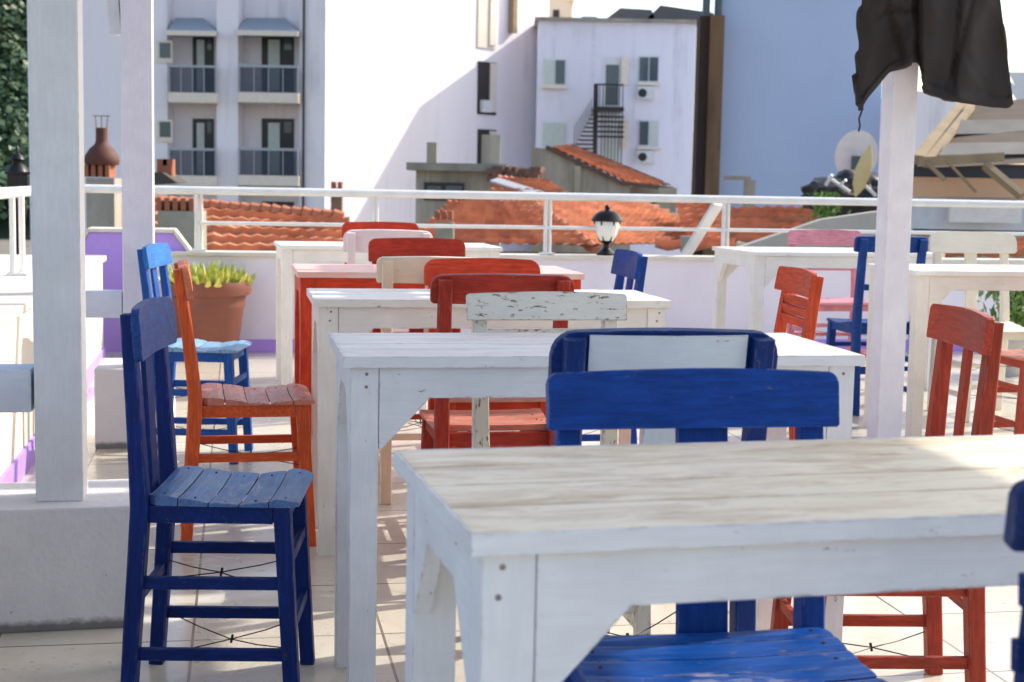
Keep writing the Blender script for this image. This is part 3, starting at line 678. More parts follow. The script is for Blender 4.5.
def tile_material():
    m = bpy.data.materials.new('clay_roof_tiles'); t_, n, l, b = nodes(m)
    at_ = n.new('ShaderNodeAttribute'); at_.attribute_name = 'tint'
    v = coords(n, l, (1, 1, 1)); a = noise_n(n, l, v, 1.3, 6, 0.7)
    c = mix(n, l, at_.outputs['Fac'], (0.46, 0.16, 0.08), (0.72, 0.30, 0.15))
    c = mix(n, l, ramp(n, l, a, [(0.50, 0.0), (0.75, 0.45)]), c, (0.20, 0.14, 0.11))
    l.new(c, b.inputs['Base Color']); b.inputs['Roughness'].default_value = 0.85
    return m
TILE = tile_material()
def tile_roof(A_, B_, C_, D_, parent=None, origin=None, tw=0.21, th=0.36, name='roof', amp=0.042):
    A_, B_, C_, D_ = map(Vector, (A_, B_, C_, D_))
    wid = max((B_ - A_).length, (C_ - D_).length); hei = max((D_ - A_).length, (C_ - B_).length)
    nt_ = max(2, int(wid / tw)); nr = max(2, int(hei / th)); nn = (B_ - A_).cross(D_ - A_).normalized()
    if nn.z < 0: nn = -nn
    m = MB(); su = 4; rows = []; tints = []
    for r_ in range(nr):
        for e in (0.0, 0.97):
            v = (r_ + e) / nr; row = []
            for i in range(nt_ * su + 1):
                u = i / (nt_ * su)
                p = (A_ * (1 - u) + B_ * u) * (1 - v) + (D_ * (1 - u) + C_ * u) * v
                hgt = amp * 0.75 * (0.5 + 0.5 * math.cos(2 * PI * i / su)) + (amp * 2.4 if e == 0 else 0.0) 
                p += nn * hgt + Vector(noise.noise_vector(p * 1.7)) * 0.02
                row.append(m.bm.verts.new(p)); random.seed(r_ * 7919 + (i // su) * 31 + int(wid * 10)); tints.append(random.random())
            rows.append(row)
    for a, b_ in zip(rows, rows[1:]):
        for i in range(len(a) - 1): m.bm.faces.new((a[i], a[i + 1], b_[i + 1], b_[i]))
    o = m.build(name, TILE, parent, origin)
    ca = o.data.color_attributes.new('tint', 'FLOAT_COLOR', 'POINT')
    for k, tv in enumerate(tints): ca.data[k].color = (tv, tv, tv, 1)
    return o

# forested hill on the far left
m = MB(); N = 40; g_ = []
for j in range(N + 1):
    row = []
    for i in range(N + 1):
        X = -260 + 240 * i / N; Y = 180 + 200 * j / N
        z = -7 + 105 * math.exp(-((X + 170) / 85) ** 2) * min(1, j / 14) + 5 * noise.noise(Vector((X / 30, Y / 30, 0)))
        row.append(m.bm.verts.new((X, Y, z)))
    g_.append(row)
for j in range(N):
    for i in range(N): m.bm.faces.new((g_[j][i], g_[j][i + 1], g_[j + 1][i + 1], g_[j + 1][i]))
struct(m.build('hill', rough_mat('hill_green', (0.03, 0.06, 0.03), (0.02, 0.04, 0.02), 0.2, 0.95), smooth=True))
random.seed(11); m = MB()
for k in range(900):
    X = random.uniform(-125, -38); Y = random.uniform(182, 260)
    z = -7 + 105 * math.exp(-((X + 170) / 85) ** 2) * min(1, (Y - 180) / 70)
    c = Vector((X, Y, z + 2)); r_ = random.uniform(2, 4.2)
    for q in range(60):
        d = Vector((random.gauss(0, 1), random.gauss(0, 1), random.gauss(0, 1))).normalized() * r_ * random.uniform(0.7, 1.05); d.z = abs(d.z) * 1.2
        p = c + d; a = Vector((random.gauss(0, 1), random.gauss(0, 1), random.gauss(0, 1))).normalized() * 0.6; b_ = a.cross(d).normalized() * 0.5
        m.quad(p - a, p - b_, p + a, p + b_)
o = m.build('forest', leafmat('forest_leaf', (0.025, 0.06, 0.03), (0.07, 0.13, 0.045))); o['kind'] = 'stuff'; tag(o, 'dark green forest covering the far left hill', 'forest')
o['kind'] = 'stuff'

# big white building with balconies
YA = 54.0
base = at(325, 177, YA); O = Vector((base.x, YA, -7))
t = thing('apartment_building', 'tall white apartment building with two stacks of small balconies', 'building', O)
xl = at(30, 100, YA).x; xr = at(325, 100, YA).x
c2 = Vector((1.3, YA + 10.2, 0)); top = 12.0
m = MB()
poly = [(xl, YA + 0.9), (xr, YA + 0.9), (xr + 0.01, YA + 0.02), (c2.x, c2.y), (c2.x - 3, c2.y + 12), (xl, YA + 14)]
va = [m.bm.verts.new((p[0], p[1], -7)) for p in poly]; vb = [m.bm.verts.new((p[0], p[1], top)) for p in poly]
m.bm.faces.new(va[::-1]); m.bm.faces.new(vb)
for i in range(len(poly)): m.bm.faces.new((va[i], va[(i + 1) % 6], vb[(i + 1) % 6], vb[i]))
m.build('wall', WALL, t, O)
m = MB()
for (x0, x1) in ((30, 152), (152, 168), (217, 238), (299, 325)): 
    pr = {30: 0.0, 152: 0.0, 217: 0.35, 299: 0.2}[x0]
    rect(m, x0, -200, x1 - 0.05, 600, YA - pr, 0.88 + pr)
m.build('pilaster', WALL, t, O)
for (x0, x1, dx0, dx1) in ((168, 217, 193, 214), (238, 299, 262, 294)):
    for yb in (101, 184, 267):
        # recess back trim, door, slab, railing
        ty = yb - 9; dt = ty - 56
        d = rect(MB(), dx0, dt, dx1, ty, YA + 0.9, 0.05, 0.05).build('door', DARK, t, O)
        w_ = dx1 - dx0
        m = MB(); rect(m, dx0 + w_ * 0.2, dt + 4, dx0 + w_ * 0.56, ty - 1, YA + 0.9, 0.02, 0.075); m.build('pane', CURT, d, None) if False else m.build('pane', CURT, t, O)
        m = MB(); rect(m, dx0 + w_ * 0.70, dt + 3, dx1 - 2, dt + 14, YA + 0.9, 0.02, 0.075); m.build('pane', GLASS, t, O)
        m = MB(); rect(m, x0, yb - 8, x1 - 0.4, yb + 1, YA - 0.75, 1.6); m.build('balcony_slab', STUC, t, O)
        m = MB(); rect(m, x0 + 1, yb - 34, x1 - 1, yb - 9, YA - 0.70, 0.03); m.build('balustrade', RAILG, t, O)
        m = MB()
        for q in range(5): xx = x0 + 1 + (x1 - x0 - 3) * q / 4; rect(m, xx, yb - 35, xx + 0.8, yb - 8, YA - 0.76, 0.05)
        rect(m, x0, yb - 35.5, x1 - 1, yb - 34, YA - 0.78, 0.08); m.build('handrail', simple('grey_rail', (0.4, 0.42, 0.45), 0.4), t, O)
    m = MB(); a = at(x0 - 2, 32, YA - 0.8); b_ = at(x1 - 1, 32, YA - 0.8); c = at(x1 - 14, 18, YA + 0.85); d_ = at(x0 + 8, 18, YA + 0.85)
    for p in (a, b_): p.y = YA - 0.8
    m.quad(a, b_, c, d_); m.quad(a, b_, (b_.x, YA + 0.85, b_.z - 0.02), (a.x, YA + 0.85, a.z - 0.02)); m.quad(b_, c, (b_.x, YA + 0.85, b_.z), b_ + Vector((0, .01, 0))); m.build('hood', simple('slate_hood', (0.30, 0.36, 0.42), 0.7), t, O)
    m = MB(); rect(m, x0 - 2, 31, x1 - 1, 35, YA - 0.82, 0.1); m.build('hood_edge', STUC, t, O)
for yy in (43, 122, 205):
    m = MB(); rect(m, 157, yy - 2, 173, yy + 20, YA, 0.06, 0.06); f0 = m.build('window_frame', STUC, t, O)
    m = MB(); rect(m, 160, yy, 171, yy + 15, YA, 0.03, 0.075); m.build('window', GLASS, t, O)
m = MB(); rect(m, 302, -200, 304, 600, YA - 0.35, 0.1); m.build('drainpipe', DARK, t, O)
# windows of the right flank
dv = (c2 - Vector((xr, YA, 0))); dv.z = 0; fl_len = dv.length; dvn = dv.normalized(); fn = Vector((dvn.y, -dvn.x, 0))
def on_flank(x, y):
    r = FW * F + RT * (x - 512) + UP * (341 - y); r = r / r.y
    P0 = Vector((xr, YA, 0)); k = (P0 - Vector((0, 0, 0))).dot(fn) / r.dot(fn); return EYE + r * k
def flank_rect(x0, y0, x1, y1, pr, th):
    a = on_flank(x0, y1); b_ = on_flank(x1, y1); zt = on_flank(x0, y0).z; m = MB()
    a2 = Vector((a.x, a.y, (a.z + zt) / 2)); b2 = Vector((b_.x, b_.y, (a.z + zt) / 2))
    m.bar(a2 + fn * (pr), b2 + fn * (pr), zt - a.z, th, xdir=(0, 0, 1)); return m
for (y0, y1, mt) in ((-6, 47, STUC), (61, 114, DARK), (129, 164, DARK)):
    flank_rect(477, y0, 495, y1, 0.0, 0.1).build('window', mt, t, O)
    flank_rect(488, y0 + 2, 494, y1 - 2, 0.08, 0.06).build('pane', STUC, t, O)
flank_rect(479, 100, 488, 112, 0.1, 0.3).build('air_conditioner', FRM, t, O)
flank_rect(508, -20, 512, 33, 0.12, 0.3).build('downpipe', TIMB, t, O)
# upper rooftop storey behind
Yb = 68; O = at(540, 60, Yb); O.z = -7
t = thing('upper_storey_house', 'beige upper storey with one small dark window above the lavender building', 'building', O)
rect(MB(), 500, -60, 571, 60, Yb, 6).build('wall', rough_mat('beige_facade', (0.74, 0.68, 0.56), (0.66, 0.58, 0.46), 0.5), t, O)
rect(MB(), 552, 10, 558, 23, Yb, 0.1, 0.08).build('window', DARK, t, O)
rect(MB(), 566, -2, 573, 1, Yb, 6.5, 0.3).build('cornice', STUC, t, O)

# lavender building with spiral stair
YB = 60.5; O = at(617, 177, YB); O.z = -7
t = thing('lavender_building', 'lavender white building with four white windows and air conditioners', 'building', O)
a = at(539, 0, YB).x; b_ = at(697, 0, YB).x; zt = at(617, 22, YB).z
MB().box(((a + b_) / 2, YB + 6, (zt - 7) / 2), (b_ - a, 12, zt + 7)).build('wall', WALLB, t, O)
m = MB(); m.box(((a + b_) / 2, YB + 5.9, zt + 0.06), (b_ - a + 0.3, 12.3, 0.12)); m.build('roof_edge', GREY, t, O)
for (x0, x1, y) in ((543, 566, 59), (542, 565, 122), (638, 659, 56), (638, 659, 120)):
    f0 = rect(MB(), x0, y, x1, y + 28, YB, 0.08, 0.07).build('window', FRM, t, O)
    m = MB(); w_ = (x1 - x0)
    rect(m, x0 + 1.2, y + 1.5, x0 + w_ * 0.48, y + 25, YB, 0.03, 0.09); m.build('pane', CURT if x0 < 600 else GLASS, t, O)
    m = MB(); rect(m, x0 + w_ * 0.54, y + 1.5, x1 - 1.2, y + 25, YB, 0.03, 0.09); m.build('pane', GLASS if y < 100 else CURT, t, O)
    rect(MB(), x0 - 1, y + 27, x1 + 1, y + 29.5, YB, 0.3, 0.25).build('sill', STUC, t, O)
    if x0 > 600:
        q = rect(MB(), 637, y + 31, 654, y + 43, YB, 0.35, 0.35).build('air_conditioner', FRM, t, O)
        c = at(642.5, y + 37, YB - 0.36); MB().tube(c, c + Vector((0, -0.02, 0)), 0.17, 16).build('fan', DARK, t, O)
for y in (57, 120):
    rect(MB(), 603, y, 621, y + 50, YB, 0.08, 0.07).build('door', FRM, t, O)
    rect(MB(), 605.5, y + 8, 618.5, y + 48, YB, 0.03, 0.09).build('pane', CURT if y > 100 else GLASS, t, O)
    rect(MB(), 621, y, 628, y + 28, YB, 0.05, 0.2).build('shutter', STUC, t, O)
# spiral stair
O2 = at(606, 160, YB - 1.2); O2.z = -7
s = thing('spiral_staircase', 'black metal spiral staircase against the lavender building', 'staircase', O2)
m = MB(); p0 = at(596, 152, YB - 1.3); p1 = at(596, 84, YB - 1.3); m.tube((p0.x, YB - 1.3, -2), p1, 0.09, 8); m.build('pole', DARK, s, O2)
m = MB(); rect(m, 594, 107, 624, 110.5, YB - 1.6, 1.6)
for k in range(9):
    x = 596 + k * 3.3; rect(m, x, 84, x + 0.8, 108, YB - 1.6, 0.05)
rect(m, 595, 84, 623, 85, YB - 1.62, 0.08); m.build('landing', DARK, s, O2)
m = MB()
for k in range(10):
    x = 574 + k * 2.4; y = 149 - k * 4.2; rect(m, 574 + k * 2.2, y - 1.2, 596, y, YB - 1.3 - 0.05 * k, 0.5)
    rect(m, x, y - 24 + k * 0.5, x + 0.7, y, YB - 1.6, 0.05)
m.build('tread', DARK, s, O2)
m = MB()
for k in range(7):
    x = 601 + k * 3.4; rect(m, x, 112, x + 0.8, 165, YB - 1.4, 0.05)
for k in range(5): rect(m, 598, 116 + k * 5, 624, 117.3 + k * 5, YB - 1.45, 0.4)
m.build('cage', DARK, s, O2)
# rooftop clutter
O2 = at(600, 20, 64); m = MB(); rect(m, 581, 16.5, 596, 23, 64, 2); tag(m.build('water_tank', simple('tank_grey', (0.35, 0.38, 0.4), 0.5), None, O2), 'grey water tank on the lavender building roof', 'water tank')
O2 = at(640, 20, 66)
m = MB(); m.prism([(0, 0), (2.2, 0), (2.0, 0.5), (0.7, 0.55)], at(602, 23, 64), (1, 0, 0), (0, 0, 1), 1.5); tag(m.build('roof_shed', simple('shed_dark', (0.12, 0.12, 0.13), 0.7), None, None), 'low dark roof shed on the lavender building', 'shed')
m = MB(); m.prism([(0, 0), (2.9, 0), (2.8, 0.35), (0.6, 0.62)], at(644, 22, 64), (1, 0, 0), (0, 0, 1), 1.5); tag(m.build('roof_canopy', simple('shed_dark2', (0.10, 0.10, 0.11), 0.7), None, None), 'dark sloping canopy at the right end of the lavender roof', 'canopy')

# dark brown pier between buildings
Yp = 49.2; O = at(710, 177, Yp); O.z = -7
t = thing('chimney_stack', 'tall brown chimney stack, darker on its left part, between lavender and blue buildings', 'chimney', O)
a = at(711, 15, Yp); b_ = at(725, 15, Yp); MB().box(((a.x + b_.x) / 2, Yp + 0.5, (a.z - 7) / 2), (b_.x - a.x, 1.0, a.z + 7)).build('wall', rough_mat('rusty_stack', (0.25, 0.15, 0.08), (0.10, 0.06, 0.035), 0.8, 0.9, 0.5, 10, streak=True), t, O)
a = at(701, 15, Yp); b_ = at(711, 15, Yp); MB().box(((a.x + b_.x) / 2, Yp + 0.7, (a.z - 7) / 2), (b_.x - a.x - .01, 1.0, a.z + 7)).build('wall', rough_mat('dark_stack', (0.06, 0.03, 0.02), (0.03, 0.02, 0.015), 0.8), t, O)  # left part of the stack, a much darker brown
for x in (706, 718): 
    p = at(x, 17, Yp + 0.5); MB().tube(p, p + Vector((0, 0, 2.5)), 0.13, 10).build('flue', simple('flue', (0.08, 0.12, 0.12), 0.5), t, O)

# blue building
YC = 50; O = at(800, 177, YC); O.z = -7
t = thing('blue_building', 'windowless pale blue building filling the background right of the chimney', 'building', O)
a = at(723, 0, YC).x; b_ = at(886, 0, YC).x
MB().box(((a + b_) / 2, YC + 1, 2.5), (b_ - a, 2, 19)).build('wall', BLUEW, t, O)
MB().box(((a + b_) / 2, YC + 1, 12.1), (b_ - a + 0.4, 2.4, 0.2)).build('cornice', FRM, t, O)
p = at(750, 180, YC - 5); O = Vector((p.x, p.y, -7))
t = thing('vent_chimney', 'small grey rooftop chimney with a side arm in front of blue wall', 'chimney', O)
m = MB(); rect(m, 746, 180, 755, 215, YC - 5, 0.6); m.box((p.x - 0.35, YC - 4.8, p.z + 0.05), (0.8, 0.12, 0.12)); m.build('shaft', GREY, t, O)

# white wall to the right behind the hut
Yw = 48; O = at(940, 177, Yw); O.z = -7
t = MB(); rect(t, 908, 92, 962, 700, Yw, 5); tag(t.build('white_house', WALL, None, O), 'white house wall between the slim post and the timber roof', 'house')

# --- tiled houses just below the terrace
def house(name, label, roofs, walls, O, wallmat=GREY, cat='house'):
    t = thing(name, label, cat, O)
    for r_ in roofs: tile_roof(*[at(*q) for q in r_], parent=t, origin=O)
    for wv in walls:
        m = MB(); a = at(wv[0], wv[1], wv[4]); b_ = at(wv[2], wv[3], wv[4] if len(wv) < 6 else wv[5]); zt = a.z
        y1 = b_.y
        m.bm.faces.ensure_lookup_table() if False else None
        m.box(((a.x + b_.x) / 2, (a.y + b_.y) / 2 + 1.0, (zt - 7) / 2), (abs(b_.x - a.x), 2.0 + abs(b_.y - a.y), zt + 7)); m.build('wall', wallmat, t, O)
    return t
# left roof
O = at(240, 240, 22); O.z = -7
t = house('tiled_house', 'old tiled roof house behind the left end of the railing', [((85, 262, 20), (372, 262, 20.6), (345, 219, 22.6), (105, 199, 22.3))], [], O)
MB().prism([(0, 0), (4.4, 0), (4.4, 6), (0, 6)], at(100, 262, 20.6) + Vector((0, 0, -6.3)), (1, 0, 0), (0, 0, 1), 0.3).build('wall', GREY, t, O)
m = MB(); pts = [at(150 + k * 10.2, 201.5 + k * 0.85 + random.uniform(-.5, .5), 22.35) for k in range(20)]
for a, b_ in zip(pts, pts[1:]): m.tube(a, b_, 0.12, 8, 0.09)
m.build('ridge_tiles', TILE, t, O)
# mid roof (hip)
O = at(560, 240, 30); O.z = -7
t = house('hipped_house', 'orange hipped tile roof behind the lantern', [((405, 249, 24), (598, 251, 24), (530, 203, 27.6), (452, 202, 27.6)), ((596, 251, 24.05), (742, 247, 27), (640, 203, 30), (529, 203, 27.65))], [], O)
a = at(440, 249, 24.2); b_ = at(600, 249, 24.2)
MB().box(((a.x + b_.x) / 2, 25.2, (a.z - 7.1) / 2), (b_.x - a.x, 1.6, a.z + 6.9)).build('wall', rough_mat('pale_blue_wall', (0.50, 0.58, 0.68), (0.44, 0.52, 0.60), 1, 0.85), t, O)
m = MB(); pts = [at(529 + k * 6.7, 202 + k * 4.85, 27.55 - 0.35 * k) for k in range(11)]
for a, b_ in zip(pts, pts[1:]): m.tube(a, b_, 0.10, 8, 0.07)
m.build('ridge_tiles', TILE, t, O)
m = MB()
for k in range(11): a = at(640 + k * 9.6, 202.5 + k * 4.3, 30 - 0.3 * k); m.box(a, (0.45, 0.2, 0.10), Matrix.Rotation(k, 3, 'Z'))
m.build('mortar_edge', GREY, t, O)
# right roof
O = at(760, 230, 26); O.z = -7
t = house('tiled_outbuilding', 'small orange tiled roof below the blue building', [((722, 248, 22), (835, 250, 22), (812, 208, 24.6), (732, 209, 24.6)), ((690, 249, 25), (733, 249, 25.5), (728, 205, 28), (672, 204, 28))], [], O)
MB().box(at(770, 262, 23.5) + Vector((0, 0.8, -2.6)), (2.2, 1.0, 5.2)).build('wall', GREY, t, O)
# grey sloping sheet roof to its right
O = at(820, 235, 20); O.z = -7
t = MB(); t.prism([(0, 0), (1.85, 0.05), (1.85, 0.5), (1.0, 0.36)], at(738, 247, 18.5), (1, 0, 0), (0, 0, 1), 0.25); tag(t.build('sheet_roof', rough_mat('grey_sheet', (0.50, 0.47, 0.42), (0.40, 0.37, 0.33), 1), None, None), 'grey sloping sheet roof behind the pink chair', 'roof')
# debris roof edge in front (old loose tiles)
O = at(690, 252, 15); t = thing('tile_ledge', 'ledge of old loose tiles and rubble just outside the parapet', 'ledge', O)
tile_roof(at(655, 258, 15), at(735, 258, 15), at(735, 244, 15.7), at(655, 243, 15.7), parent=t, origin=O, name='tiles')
MB().box(at(686, 244, 15), (0.10, 0.12, 0.16)).build('block', GREY, t, O)
MB().box(at(695, 262, 15.5)+Vector((0,0.4,-3.6)), (0.9, 0.9, 7)).build('wall', GREY, t, O)

# old grey house in the middle
Yo = 40; O = at(455, 177, Yo); O.z = -7
t = thing('old_grey_house', 'old grey concrete house with dark windows in front of the white building', 'house', O)
m = MB(); a = at(416, 168, Yo); b_ = at(501, 166, Yo); m.box(((a.x + b_.x) / 2, Yo + 2, (a.z - 7) / 2), (b_.x - a.x, 4, a.z + 7)); m.build('wall', GREY, t, O)
m = MB(); a = at(413, 164, Yo); m.box(((a.x + b_.x) / 2, Yo + 1.9, a.z - 0.06), (b_.x - a.x + 0.3, 4.6, 0.2)); m.build('roof_slab', rough_mat('mossy', (0.36, 0.32, 0.26), (0.22, 0.2, 0.16), 2), t, O)
rect(MB(), 424, 183, 464, 200, Yo, 0.1, 0.05).build('window', DARK, t, O)
rect(MB(), 427, 186, 441, 199, Yo, 0.05, 0.09).build('pane', GLASS, t, O); rect(MB(), 446, 186, 462, 199, Yo, 0.05, 0.09).build('pane', GLASS, t, O)
MB().box(at(432, 154, Yo + 1), (0.27, 0.3, 0.62)).build('chimney', rough_mat('chim_grey', (0.42, 0.38, 0.28), (0.3, 0.27, 0.2), 2), t, O)
m = MB(); p = at(491, 150, Yo + 0.5); m.box(p + Vector((0, 0, -0.2)), (0.5, 0.5, 1.2)); m.build('chimney', GREY, t, O)
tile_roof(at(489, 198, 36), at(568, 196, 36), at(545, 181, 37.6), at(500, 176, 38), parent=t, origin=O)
m = MB()
for k in range(26): m.box(at(492 + random.uniform(0, 48), 171 + random.uniform(-2, 8), 39.5), (0.35, 0.3, 0.15), Matrix.Rotation(random.random() * 3, 3, 'Z'))
m.build('loose_tiles', rough_mat('brown_tiles', (0.22, 0.11, 0.08), (0.12, 0.08, 0.06), 3), t, O)
m = MB(); m.bar(at(494, 180, 37), at(545, 196, 36), 0.3, 0.06); m.build('fascia', simple('fascia', (0.45, 0.45, 0.47), 0.6), t, O)
# shed with the long orange roof
Ys = 44; O = at(590, 177, Ys); O.z = -7
t = thing('long_shed', 'grey shed with a long sloping orange roof in front of the lavender building', 'shed', O)
p0 = at(531, 147, Ys); pts = [(at(x, y, Ys) - p0) for x, y in ((531, 147), (548, 149), (630, 184), (630, 260), (531, 260))]
MB().prism([(q.x, q.z) for q in pts], p0 + Vector((0, 0.15, 0)), (1, 0, 0), (0, 0, 1), 0.3).build('wall', GREY, t, O)
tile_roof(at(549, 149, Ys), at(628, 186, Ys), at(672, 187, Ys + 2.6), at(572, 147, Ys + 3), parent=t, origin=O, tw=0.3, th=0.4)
dkt = rough_mat('dark_tiles', (0.14, 0.08, 0.06), (0.08, 0.05, 0.04), 3)
MB().bar(at(546, 147, Ys - 0.05), at(624, 184, Ys - 0.05), 0.2, 0.12, xdir=(0, 1, 0)).build('roof_edge', dkt, t, O)
MB().bar(at(622, 183, Ys - 0.05), at(672, 189, Ys + 0.5), 0.2, 0.12, xdir=(0, 1, 0)).build('roof_edge', dkt, t, O)
MB().bar(at(572, 146, Ys + 3), at(663, 183, Ys + 2.9), 0.12, 0.12).build('roof_edge', dkt, t, O)
rect(MB(), 574, 166, 580, 205, Ys, 0.2, 0.15).build('pillar', rough_mat('chim_grey', (0.42, 0.38, 0.28), (0.3, 0.27, 0.2), 2), t, O)
rect(MB(), 625, 187, 660, 230, Ys + 1.4, 0.3, 0).build('wall', GREY, t, O)
rect(MB(), 630, 196, 640, 230, Ys + 1.3, 0.1, 0).build('door', FRM, t, O); rect(MB(), 644, 196, 656, 214, Ys + 1.3, 0.1, 0).build('window', DARK, t, O)
rect(MB(), 659, 188, 676, 240, Ys - 1, 0.5, 0).build('pillar', rough_mat('chim_grey', (0.42, 0.38, 0.28), (0.3, 0.27, 0.2), 2), t, O)

# chimneys near the terrace
def brick_crown(t, c, w_, O, n=4):
    m = MB()
    for k in range(n): m.box(Vector(c) + Vector((-w_ / 2 + w_ * (k + 0.5) / n, 0, 0)), (w_ / n * 0.62, w_ * 0.9, 0.13), bev=0.006)
    m.build('brick_crown', rough_mat('crown_brick', (0.42, 0.14, 0.07), (0.26, 0.10, 0.06), 6), t, O)
Yc = 16; O = at(100, 240, Yc); O.z = -7
t = thing('bulb_chimney', 'grey chimney topped by a rusty brown bulb shaped cowl', 'chimney', O)
p = at(100, 178, Yc); MB().box(Vector((p.x, Yc + 0.15, (p.z - 7) / 2)), (0.30, 0.30, p.z + 7)).build('shaft', GREY, t, O)
brick_crown(t, at(100, 171, Yc + 0.15), 0.30, O)
p = at(102, 165, Yc + 0.15)
MB().lathe([(0.17, 0), (0.185, 0.03), (0.18, 0.09), (0.13, 0.17), (0.075, 0.22), (0.062, 0.26), (0.062, 0.39), (0.055, 0.395)], p, 24).build('cowl', rough_mat('rusty_iron', (0.12, 0.035, 0.018), (0.07, 0.025, 0.015), 6, 0.7), t, O, smooth=True)
m = MB(); q = p + Vector((0, 0, 0.39))
for dx in (-0.055, 0, 0.055): m.tube(q + Vector((dx, 0, 0)), q + Vector((dx * 1.2, 0, 0.13)), 0.006, 5)
m.tube(q + Vector((-0.09, 0, 0.13)), q + Vector((0.09, 0, 0.13)), 0.006, 5); m.build('cap_frame', simple('rust_rod', (0.25, 0.15, 0.1), 0.6), t, O)
Yc = 15.5; O = at(178, 240, Yc); O.z = -7
t = thing('brick_crowned_chimney', 'stout grey chimney with a crown of bricks just behind the railing', 'chimney', O)
p = at(178, 211, Yc); MB().box(Vector((p.x, Yc + 0.2, (p.z - 7) / 2)), (0.42, 0.42, p.z + 7)).build('shaft', rough_mat('mossy_render', (0.40, 0.36, 0.28), (0.26, 0.25, 0.19), 3), t, O)
brick_crown(t, at(179, 204, Yc + 0.2), 0.42, O, 5)
O = at(168, 170, 30); 
m = MB(); m.prism([(-0.1, -0.1), (0.5, -0.05), (0.2, 0.15), (-0.1, 0.15)], at(158, 180, 30), (1, 0, 0), (0, 0, 1), 1.0); tag(m.build('slate_canopy', simple('slate', (0.07, 0.06, 0.05), 0.8), None, None), 'small dark roof canopy behind the left chimney', 'canopy')
m = MB()
for k in range(2): m.box(at(163 + k * 6, 168, 30), (0.2, 0.2, 0.35))
m.box(at(166, 173, 30), (0.3, 0.3, 0.3)); tag(m.build('chimney_bricks', rough_mat('crown_brick', (0.42, 0.14, 0.07), (0.26, 0.10, 0.06), 6), None, None), 'two upright bricks on the dark canopy', 'bricks')
Yc = 30; O = at(336, 240, Yc); O.z = -7
t = thing('brown_chimney', 'slender brown chimney in front of the tall white corner', 'chimney', O)
p = at(337, 188, Yc); MB().box(Vector((p.x, Yc, (p.z - 7) / 2)), (0.22, 0.22, p.z + 7)).build('shaft', rough_mat('brown_render', (0.30, 0.19, 0.12), (0.2, 0.12, 0.08), 3), t, O)
brick_crown(t, at(337, 185, Yc), 0.26, O, 2)
Yc = 22; O = at(444, 240, Yc); O.z = -7
t = thing('brick_crowned_chimney', 'short chimney with broken bricks rising from the orange hipped roof', 'chimney', O)
p = at(445, 222, Yc); MB().box(Vector((p.x, Yc, (p.z - 7) / 2)), (0.26, 0.26, p.z + 7)).build('shaft', rough_mat('mossy_render', (0.40, 0.36, 0.28), (0.26, 0.25, 0.19), 3), t, O)
brick_crown(t, at(444, 215, Yc), 0.30, O, 3)

# satellite dish with clutter
Yd = 24; O = at(856, 205, Yd)
t = thing('satellite_dish', 'white satellite dish in front of the blue building', 'satellite dish', O)
m = MB(); m.lathe([(0.0, -0.07), (0.15, -0.055), (0.27, -0.01), (0.34, 0.03), (0.345, 0.035)], (0, 0, 0), 32, 1.0, 1.18)
bmesh.ops.rotate(m.bm, verts=m.bm.verts, cent=(0, 0, 0), matrix=Matrix.Rotation(R(-78), 3, 'X') @ Matrix.Rotation(PI, 3, 'X')); bmesh.ops.translate(m.bm, verts=m.bm.verts, vec=at(856, 155, Yd))
m.build('dish', simple('dish_white', (0.85, 0.83, 0.84), 0.5), t, O, smooth=True)
m = MB(); m.bar(at(856, 212, Yd + 0.25), at(856, 160, Yd + 0.2), 0.06, 0.06); m.bar(at(840, 178, Yd - 0.3), at(856, 168, Yd + 0.1), 0.03, 0.03); m.box(at(856, 163, Yd - 0.12), (0.14, 0.08, 0.22)); m.build('bracket', simple('bracket', (0.1, 0.12, 0.14), 0.6), t, O)
O = at(862, 190, Yd - 1)
m = MB(); m.lathe([(0.01, -0.36), (0.09, -0.2), (0.11, 0.0), (0.08, 0.2), (0.01, 0.36)], (0, 0, 0), 14, 1, 0.25)
bmesh.ops.rotate(m.bm, verts=m.bm.verts, cent=(0, 0, 0), matrix=Matrix.Rotation(R(14), 3, 'Y')); bmesh.ops.translate(m.bm, verts=m.bm.verts, vec=at(863, 171, 20.4))
tag(m.build('wooden_paddle', rough_mat('pale_timber', (0.70, 0.55, 0.28), (0.6, 0.45, 0.2), 2), None, None, smooth=True), 'long pale yellow oval panel leaning beside the satellite dish', 'panel')
# dark tarpaulin pile
O = at(850, 205, 21); t = thing('tarpaulin_pile', 'dark tarpaulin with white poles piled below the satellite dish', 'tarpaulin', O)
m = MB(); bmesh.ops.create_icosphere(m.bm, subdivisions=4, radius=1.0)
for v in m.bm.verts:
    q = v.co.copy(); v.co = Vector((q.x * 0.62, q.y * 0.4, q.z * 0.30)) * (1 + 0.45 * noise.noise(q * 1.6) + 0.2 * noise.noise(q * 4))
bmesh.ops.translate(m.bm, verts=m.bm.verts, vec=at(853, 195, 21)); m.build('sheet', simple('tarp', (0.02, 0.02, 0.025), 0.45), t, O, smooth=True)
m = MB(); m.bar(at(822, 222, 21.5), at(895, 192, 21.5), 0.12, 0.5); m.build('sloping_board', simple('tarp2', (0.04, 0.04, 0.05), 0.5), t, O)
for (x0, y0, x1, y1, r_) in ((828, 177, 850, 192, 0.022), (826, 185, 832, 175, 0.026), (866, 186, 876, 196, 0.026), (838, 186, 846, 180, 0.018)):
    MB().tube(at(x0, y0, 20.6), at(x1, y1, 20.5), r_, 8).build('pole', FRM, t, O)
MB().box(at(865, 219, 20.5), (0.28, 0.2, 0.06), bev=0.02).build('tray', simple('tray', (0.6, 0.55, 0.4), 0.5), t, O)
